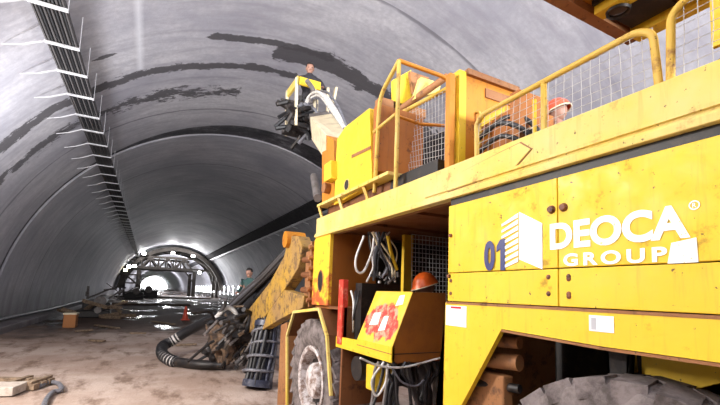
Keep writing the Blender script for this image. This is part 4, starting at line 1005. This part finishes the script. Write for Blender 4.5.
# worker beyond the arm
hd_ = at((250, 273), 1, 10.6); f = Vector((-.7, -.7, 0)); g0 = hd_.z-1.63
MB().box(hd_.x-.6, hd_.x+.6, 10.2, 11.0, 0, g0).bm
m2 = MB()
for k in range(3):
    for j in range(4): m2.box(hd_.x-.6, hd_.x+.6, 10.2+j*.21, 10.38+j*.21, k*g0/3, (k+.92)*g0/3)
tag(m2.build('timber_stack', M['timber'], bevel=.005), 'stack of square timbers on the ground behind the hose arm', 'timber')
person('person', (hd_.x, 10.6, g0), stand(hd_.x, 10.6, g0, f, 1.75, .15), 'worker in a dark green jacket standing beyond the black arm hoses', 'greencloth', None, (-.7, -.6, -.3))

# ================================================================== LIGHT
def area(name, loc, tgt, size, power, col=(1,1,1), sizey=None):
    l = bpy.data.lights.new(name, 'AREA'); l.energy = power; l.size = size; l.color = col
    if sizey: l.shape = 'RECTANGLE'; l.size_y = sizey
    o = bpy.data.objects.new(name, l); COL.objects.link(o); o.location = loc
    o.rotation_euler = (Vector(tgt)-Vector(loc)).to_track_quat('-Z', 'Y').to_euler(); return o
def point(name, loc, power, r=.2, col=(1,1,1)):
    l = bpy.data.lights.new(name, 'POINT'); l.energy = power; l.shadow_soft_size = r; l.color = col
    o = bpy.data.objects.new(name, l); COL.objects.link(o); o.location = loc; return o
def spot(name, loc, tgt, power, ang, r=.15, col=(1,1,1), blend=.4):
    l = bpy.data.lights.new(name, 'SPOT'); l.energy = power; l.spot_size = math.radians(ang); l.shadow_soft_size = r; l.color = col; l.spot_blend = blend
    o = bpy.data.objects.new(name, l); COL.objects.link(o); o.location = loc
    o.rotation_euler = (Vector(tgt)-Vector(loc)).to_track_quat('-Z', 'Y').to_euler(); return o
area('unseen_floodlight', (-3.4, 3.9, 4.3), (1.7, 2.0, 1.9), .8, 235, (1, .96, .90))
area('unseen_floodlight', (3.6, -4.2, 3.4), (4.6, -1.0, 9.0), 1.5, 2000, (.97, .98, 1))  # added uplight behind the camera, brightens the right side of the vault
area('unseen_floodlight', (-.9, -.6, 3.5), (-.9, -.4, 9.0), 1.5, 1600, (.97, .98, 1))  # added uplight out of view, brightens the near ceiling
area('unseen_floodlight', (-3.9, 5.5, 3.4), (1.6, 9.0, .0), .6, 450, (1, .92, .86))
area('unseen_floodlight', (-2.6, 10.0, 2.6), (0.0, 13.0, 9.0), 1.2, 330, (.95, .96, 1))  # added uplight for the ceiling further in
for y in (GY-2.0,):
    for px in (144, 173, 193): p = at((px, 253), 1, y); point('gantry_light', p, 380, .3)
for y in (GY+20, GY+55, GY+100): point('tunnel_light', (TX, y, 5.5), 4500, .5, (.93, .95, 1))
area('added_wall_wash', (TX+3.5, 78, 3.5), (TX+8.4, 74, .8), 1.5, 1300, (.95, .97, 1), 3)  # added light without a fixture, brightens the lower right wall
w = bpy.data.worlds.new('World'); bpy.context.scene.world = w; w.use_nodes = True
w.node_tree.nodes['Background'].inputs[0].default_value = (.96, .98, 1, 1); w.node_tree.nodes['Background'].inputs[1].default_value = 12.0

# ================================================================== CAMERA
cd = bpy.data.cameras.new('camera'); co = bpy.data.objects.new('camera', cd); COL.objects.link(co)
cd.sensor_width = 36; cd.lens = F/720*36; cd.shift_y = (PY-202.5)/720; cd.clip_end = 600; cd.clip_start = .05
m4 = Bm.to_4x4(); m4.translation = CAM; co.matrix_world = m4
sc = bpy.context.scene; sc.camera = co
sc.view_settings.view_transform = 'Standard'; sc.view_settings.look = 'None'; sc.view_settings.gamma = 1; sc.view_settings.exposure = 0.0
sc.view_settings.use_curve_mapping = False
